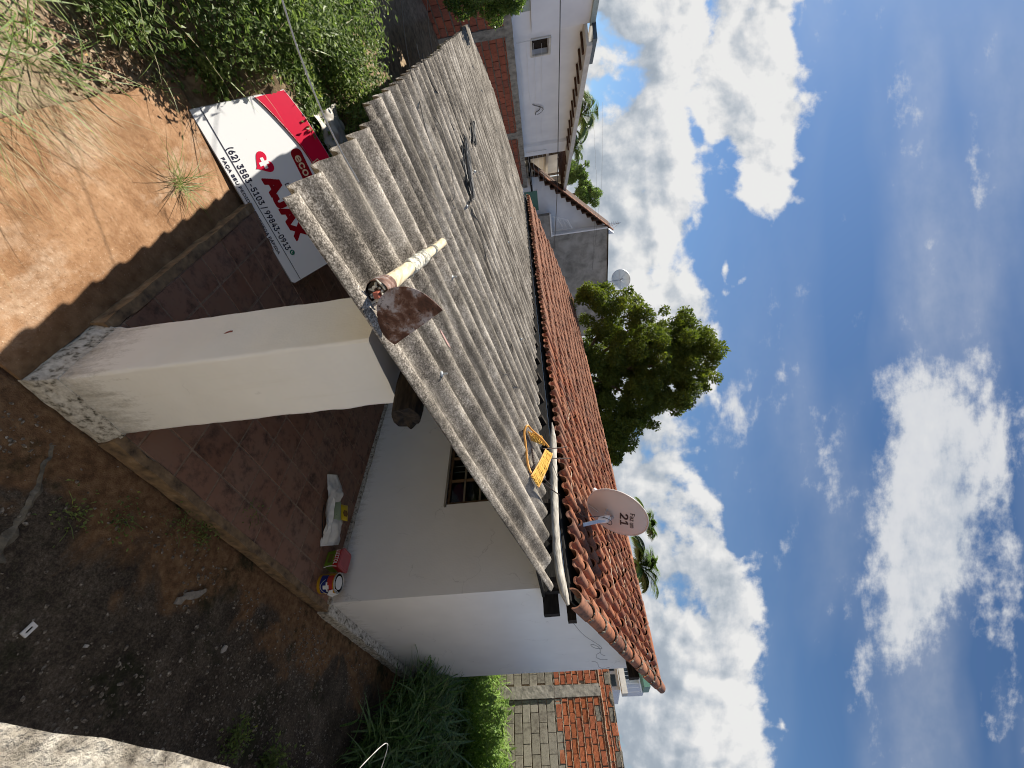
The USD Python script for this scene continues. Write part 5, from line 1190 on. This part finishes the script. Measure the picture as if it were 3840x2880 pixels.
obj('gravel', (V.reshape(-1, 3), F.reshape(-1, 3)), M['gravel'], None, kind='stuff')

# crumpled tarpaulin on the bank under the gutter
a, b = np.meshgrid(np.linspace(0, 1, 30), np.linspace(0, 1, 30), indexing='ij')
tx_ = -.42 + .75 * a; ty_ = 2.98 + .55 * b + .1 * a
tz_ = hterr(tx_, ty_) + .03 + .13 * meshkit.fbm(np.stack([a * 4, b * 4, a * 0], -1), 4, 7)
obj('tarpaulin', grid(np.stack([tx_, ty_, tz_], -1)), M['tarp'], None, label='crumpled dusty plastic sheet on the bank under the roof edge behind the sign', cat='tarpaulin', smooth=40)

# tree behind the tiled roof
def crown_points(blobs, n, seed, thin=.35):
    r = np.random.default_rng(seed); out = []
    vol = A_([b[1] ** 2 for b in blobs]); vol /= vol.sum()
    for b, q in zip(blobs, vol):
        k = int(n * q); d = r.normal(0, 1, (k, 3)); d /= np.linalg.norm(d, axis=1, keepdims=True)
        rad = b[1] * (r.random(k) ** .33) ** .55
        p = A_(b[0]) + d * rad[:, None] * A_(b[2] if len(b) > 2 else (1, 1, 1))
        p += .16 * b[1] * np.stack([meshkit.fbm(p * 2.2 + 9 * j, 3, seed + j) - .5 for j in range(3)], 1) * 2
        m_ = meshkit.fbm(p * 2.6, 3, seed + 7) > thin
        out.append(p[m_])
    return np.vstack(out)
tr_ = thing('leafy_tree', 'large round dark green leafy tree behind the clay tiled roof', 'tree', loc=(7.6, 8.2, 0))
rt_ = np.random.default_rng(90)
cl_ = [((-.35, -.15, 5.15), 1.15), ((.45, .0, 5.5), 1.25), ((-.35, .35, 6.35), .85), ((.15, -.25, 6.75), .80), ((.55, .0, 6.15), .9), ((.95, -.5, 4.9), .95), ((-1.25, .75, 4.3), .95), ((-.9, .4, 5.0), .85), ((.2, .0, 4.3), 1.3), ((1.35, -.9, 4.35), .60), ((-.05, .3, 7.02), .42), ((.75, -.35, 6.72), .45), ((-.75, .55, 6.35), .55), ((-1.6, 1.05, 3.85), .65), ((1.15, -1.45, 4.35), .85), ((1.40, -1.95, 3.95), .55), ((.9, -1.0, 5.35), .80), ((.6, -.8, 6.15), .60), ((.9, -1.2, 3.5), .9), ((.2, -.4, 3.5), 1.0), ((-.6, .4, 3.6), .9)]
sub = []
for c_, R in cl_:                                   # clumps on the surface of each big lobe
    for k in range(int(16 * R * R) + 5):
        d = rt_.normal(0, 1, 3); d /= np.linalg.norm(d); sub.append((A_(c_) + d * R * rt_.uniform(.62, 1.02), rt_.uniform(.14, .30)))
P_ = crown_points(sub, 120000, 91, .27)
obj('crown', MB().raw(*leaves(P_, rt_.uniform(.06, .11, len(P_)), 92, .5, 1.9)), M['crown'], tr_)
obj('trunk', MB().tube(spline([(.2, .1, -.2), (.15, .05, 1.5), (.1, 0, 3.0), (.1, 0, 4.2)], 16), np.linspace(.22, .13, 16), 10), M['bark'], tr_)
for c_, R in cl_[:10]: obj('limb', MB().tube(spline([(.1, 0, 2.8), (A_(c_) * .5 + A_([.05, 0, 1.7])), tuple(A_(c_) - A_([0, 0, .1]))], 12), np.linspace(.09, .02, 12), 6), M['bark'], tr_)

# shrub overhanging at the upper left
sh_ = thing('overhanging_shrub', 'bright green fine-leaved shrub in front of the old brick wall at the far left', 'shrub', loc=(-1.35, 7.45, 0))
sub = []
for c_, R in (((-.30, -.1, 2.15), .42), ((.05, .1, 1.95), .42), ((.22, .18, 2.25), .30), ((-.05, .05, 2.50), .34), ((.40, .42, 2.42), .20), ((.30, .3, 1.65), .28), ((-.6, -.5, 2.4), .5), ((-.9, -.8, 2.0), .5), ((.46, .52, 2.18), .17), ((-.95, -.1, 2.95), .62), ((-.75, .45, 3.15), .55), ((-.42, .95, 3.25), .42), ((-1.3, -.6, 3.0), .7), ((-.2, 1.45, 3.3), .36)):
    for k in range(9): d = rt_.normal(0, 1, 3); d /= np.linalg.norm(d); sub.append((A_(c_) + d * R * rt_.uniform(.5, 1.), rt_.uniform(.10, .17)))
P_ = crown_points(sub, 60000, 94, .30)
obj('foliage', MB().raw(*leaves(P_, rt_.uniform(.030, .060, len(P_)), 95, .4, 1.8)), M['bushleaf'], sh_)
for k in range(7): a = rt_.uniform(-.5, .5, 2); obj('stem', MB().tube(spline([(-.4 + a[0], -.2 + a[1], .3), (-.2 + a[0], a[1], 1.3), (a[0], a[1], 2.2)], 8), .012, 5), M['bark'], sh_)

# palms and far trees
def palm(name, label, base, top, nf_, length, seed, az0=0, az1=2 * PI):
    r = np.random.default_rng(seed); t = thing(name, label, 'palm tree'); base, top = A_(base, float), A_(top, float)
    obj('trunk', MB().tube(spline([base, base + (top - base) * .5 + A_([.1, 0, 0]), top], 14), np.linspace(.16, .10, 14), 8), M['bark'], t)
    for k in range(nf_):
        a = az0 + (az1 - az0) * (k + r.uniform(-.3, .3)) / nf_; up = r.uniform(.25, 1.5); L = length * r.uniform(.8, 1.1)
        s = np.linspace(0, 1, 16); hd_ = A_([math.cos(a), math.sin(a), 0])
        rachis = top + np.outer(L * s * math.cos(up * .9), hd_) + np.outer(L * (s * math.sin(up) - (.38 + .25 * r.random()) * s ** 2.2), [0, 0, 1.])
        m = MB().tube(rachis, np.linspace(.018, .004, 16), 4)
        tg = np.gradient(rachis, axis=0); tg /= np.linalg.norm(tg, axis=1, keepdims=True); sd = np.cross(tg, [0, 0, 1.]); sd /= np.linalg.norm(sd, axis=1, keepdims=True)
        C, Dv = [], []
        for q in np.linspace(.12, 1, 46):
            i = q * 15; j = min(int(i), 14); p = rachis[j] + (rachis[j + 1] - rachis[j]) * (i - j)
            for sg_ in (-1, 1): C.append(p); Dv.append(sg_ * sd[j] * (1.0 - .5 * q) + tg[j] * (.5 + .6 * q) + A_([0, 0, -.35 - .2 * r.random()]))
        C, Dv = A_(C), A_(Dv); Dv /= np.linalg.norm(Dv, axis=1, keepdims=True); ll = .40 * length * np.sin(PI * np.linspace(.2, .93, len(C))) ** .6
        b = np.cross(Dv, [0, 0, 1.]); b /= np.linalg.norm(b, axis=1, keepdims=True) + 1e-9; w = .016 * length
        V = np.stack([C - b * w, C + b * w, C + Dv * ll[:, None] * .6 + b * w * .8, C + Dv * ll[:, None] * .6 - b * w * .8, C + Dv * ll[:, None] + [0, 0, -.05]], 1).reshape(-1, 3)
        o = (np.arange(len(C)) * 5)[:, None, None]; Fq = (A_([[0, 1, 2], [0, 2, 3], [3, 2, 4]])[None] + o).reshape(-1, 3)
        m.raw(V, Fq); obj('frond', m, M['palm'], t)
palm('palm', 'palm crown rising behind the tiled roof to the right of the beige dish', (19.7, 7.15, 0), (19.76, 7.18, 5.62), 19, 1.75, 101)
palm('palm', 'palm crown mostly hidden behind the beige dish', (18.3, 8.6, 0), (18.36, 8.56, 6.05), 12, 1.35, 102)
palm('palm', 'palm crown above the eave of the white house, left of the antenna', (3.8, 23.2, 0), (3.9, 23.2, 5.55), 14, 1.6, 103)
palm('palm', 'smaller palm crown half hidden behind the eave of the white house', (5.0, 22.0, 0), (5.05, 22.0, 5.0), 12, 1.1, 104)
def small_tree(label, c, R, n, seed):
    r = np.random.default_rng(seed); t = thing('small_tree', label, 'tree', loc=c); sub = []
    for k in range(22): d = r.normal(0, 1, 3); d /= np.linalg.norm(d); sub.append((d * R * A_([.8, .8, 1.1]) * r.uniform(.3, 1.), R * r.uniform(.16, .3)))
    P = crown_points(sub, n, seed, .3); obj('crown', MB().raw(*leaves(P, r.uniform(.10, .17, len(P)), seed, .3, 2.4)), M['palm'], t)
    obj('trunk', MB().tube([(0, 0, -c[2]), (0, 0, R * .5)], .08, 6), M['bark'], t)
small_tree('dark bushy treetop just left of the steep tiled verge', (7.75, 27.4, 5.75), .95, 6000, 111)
small_tree('taller feathery treetop above the middle of the steep tiled verge', (8.9, 26.5, 6.3), .95, 7000, 112)
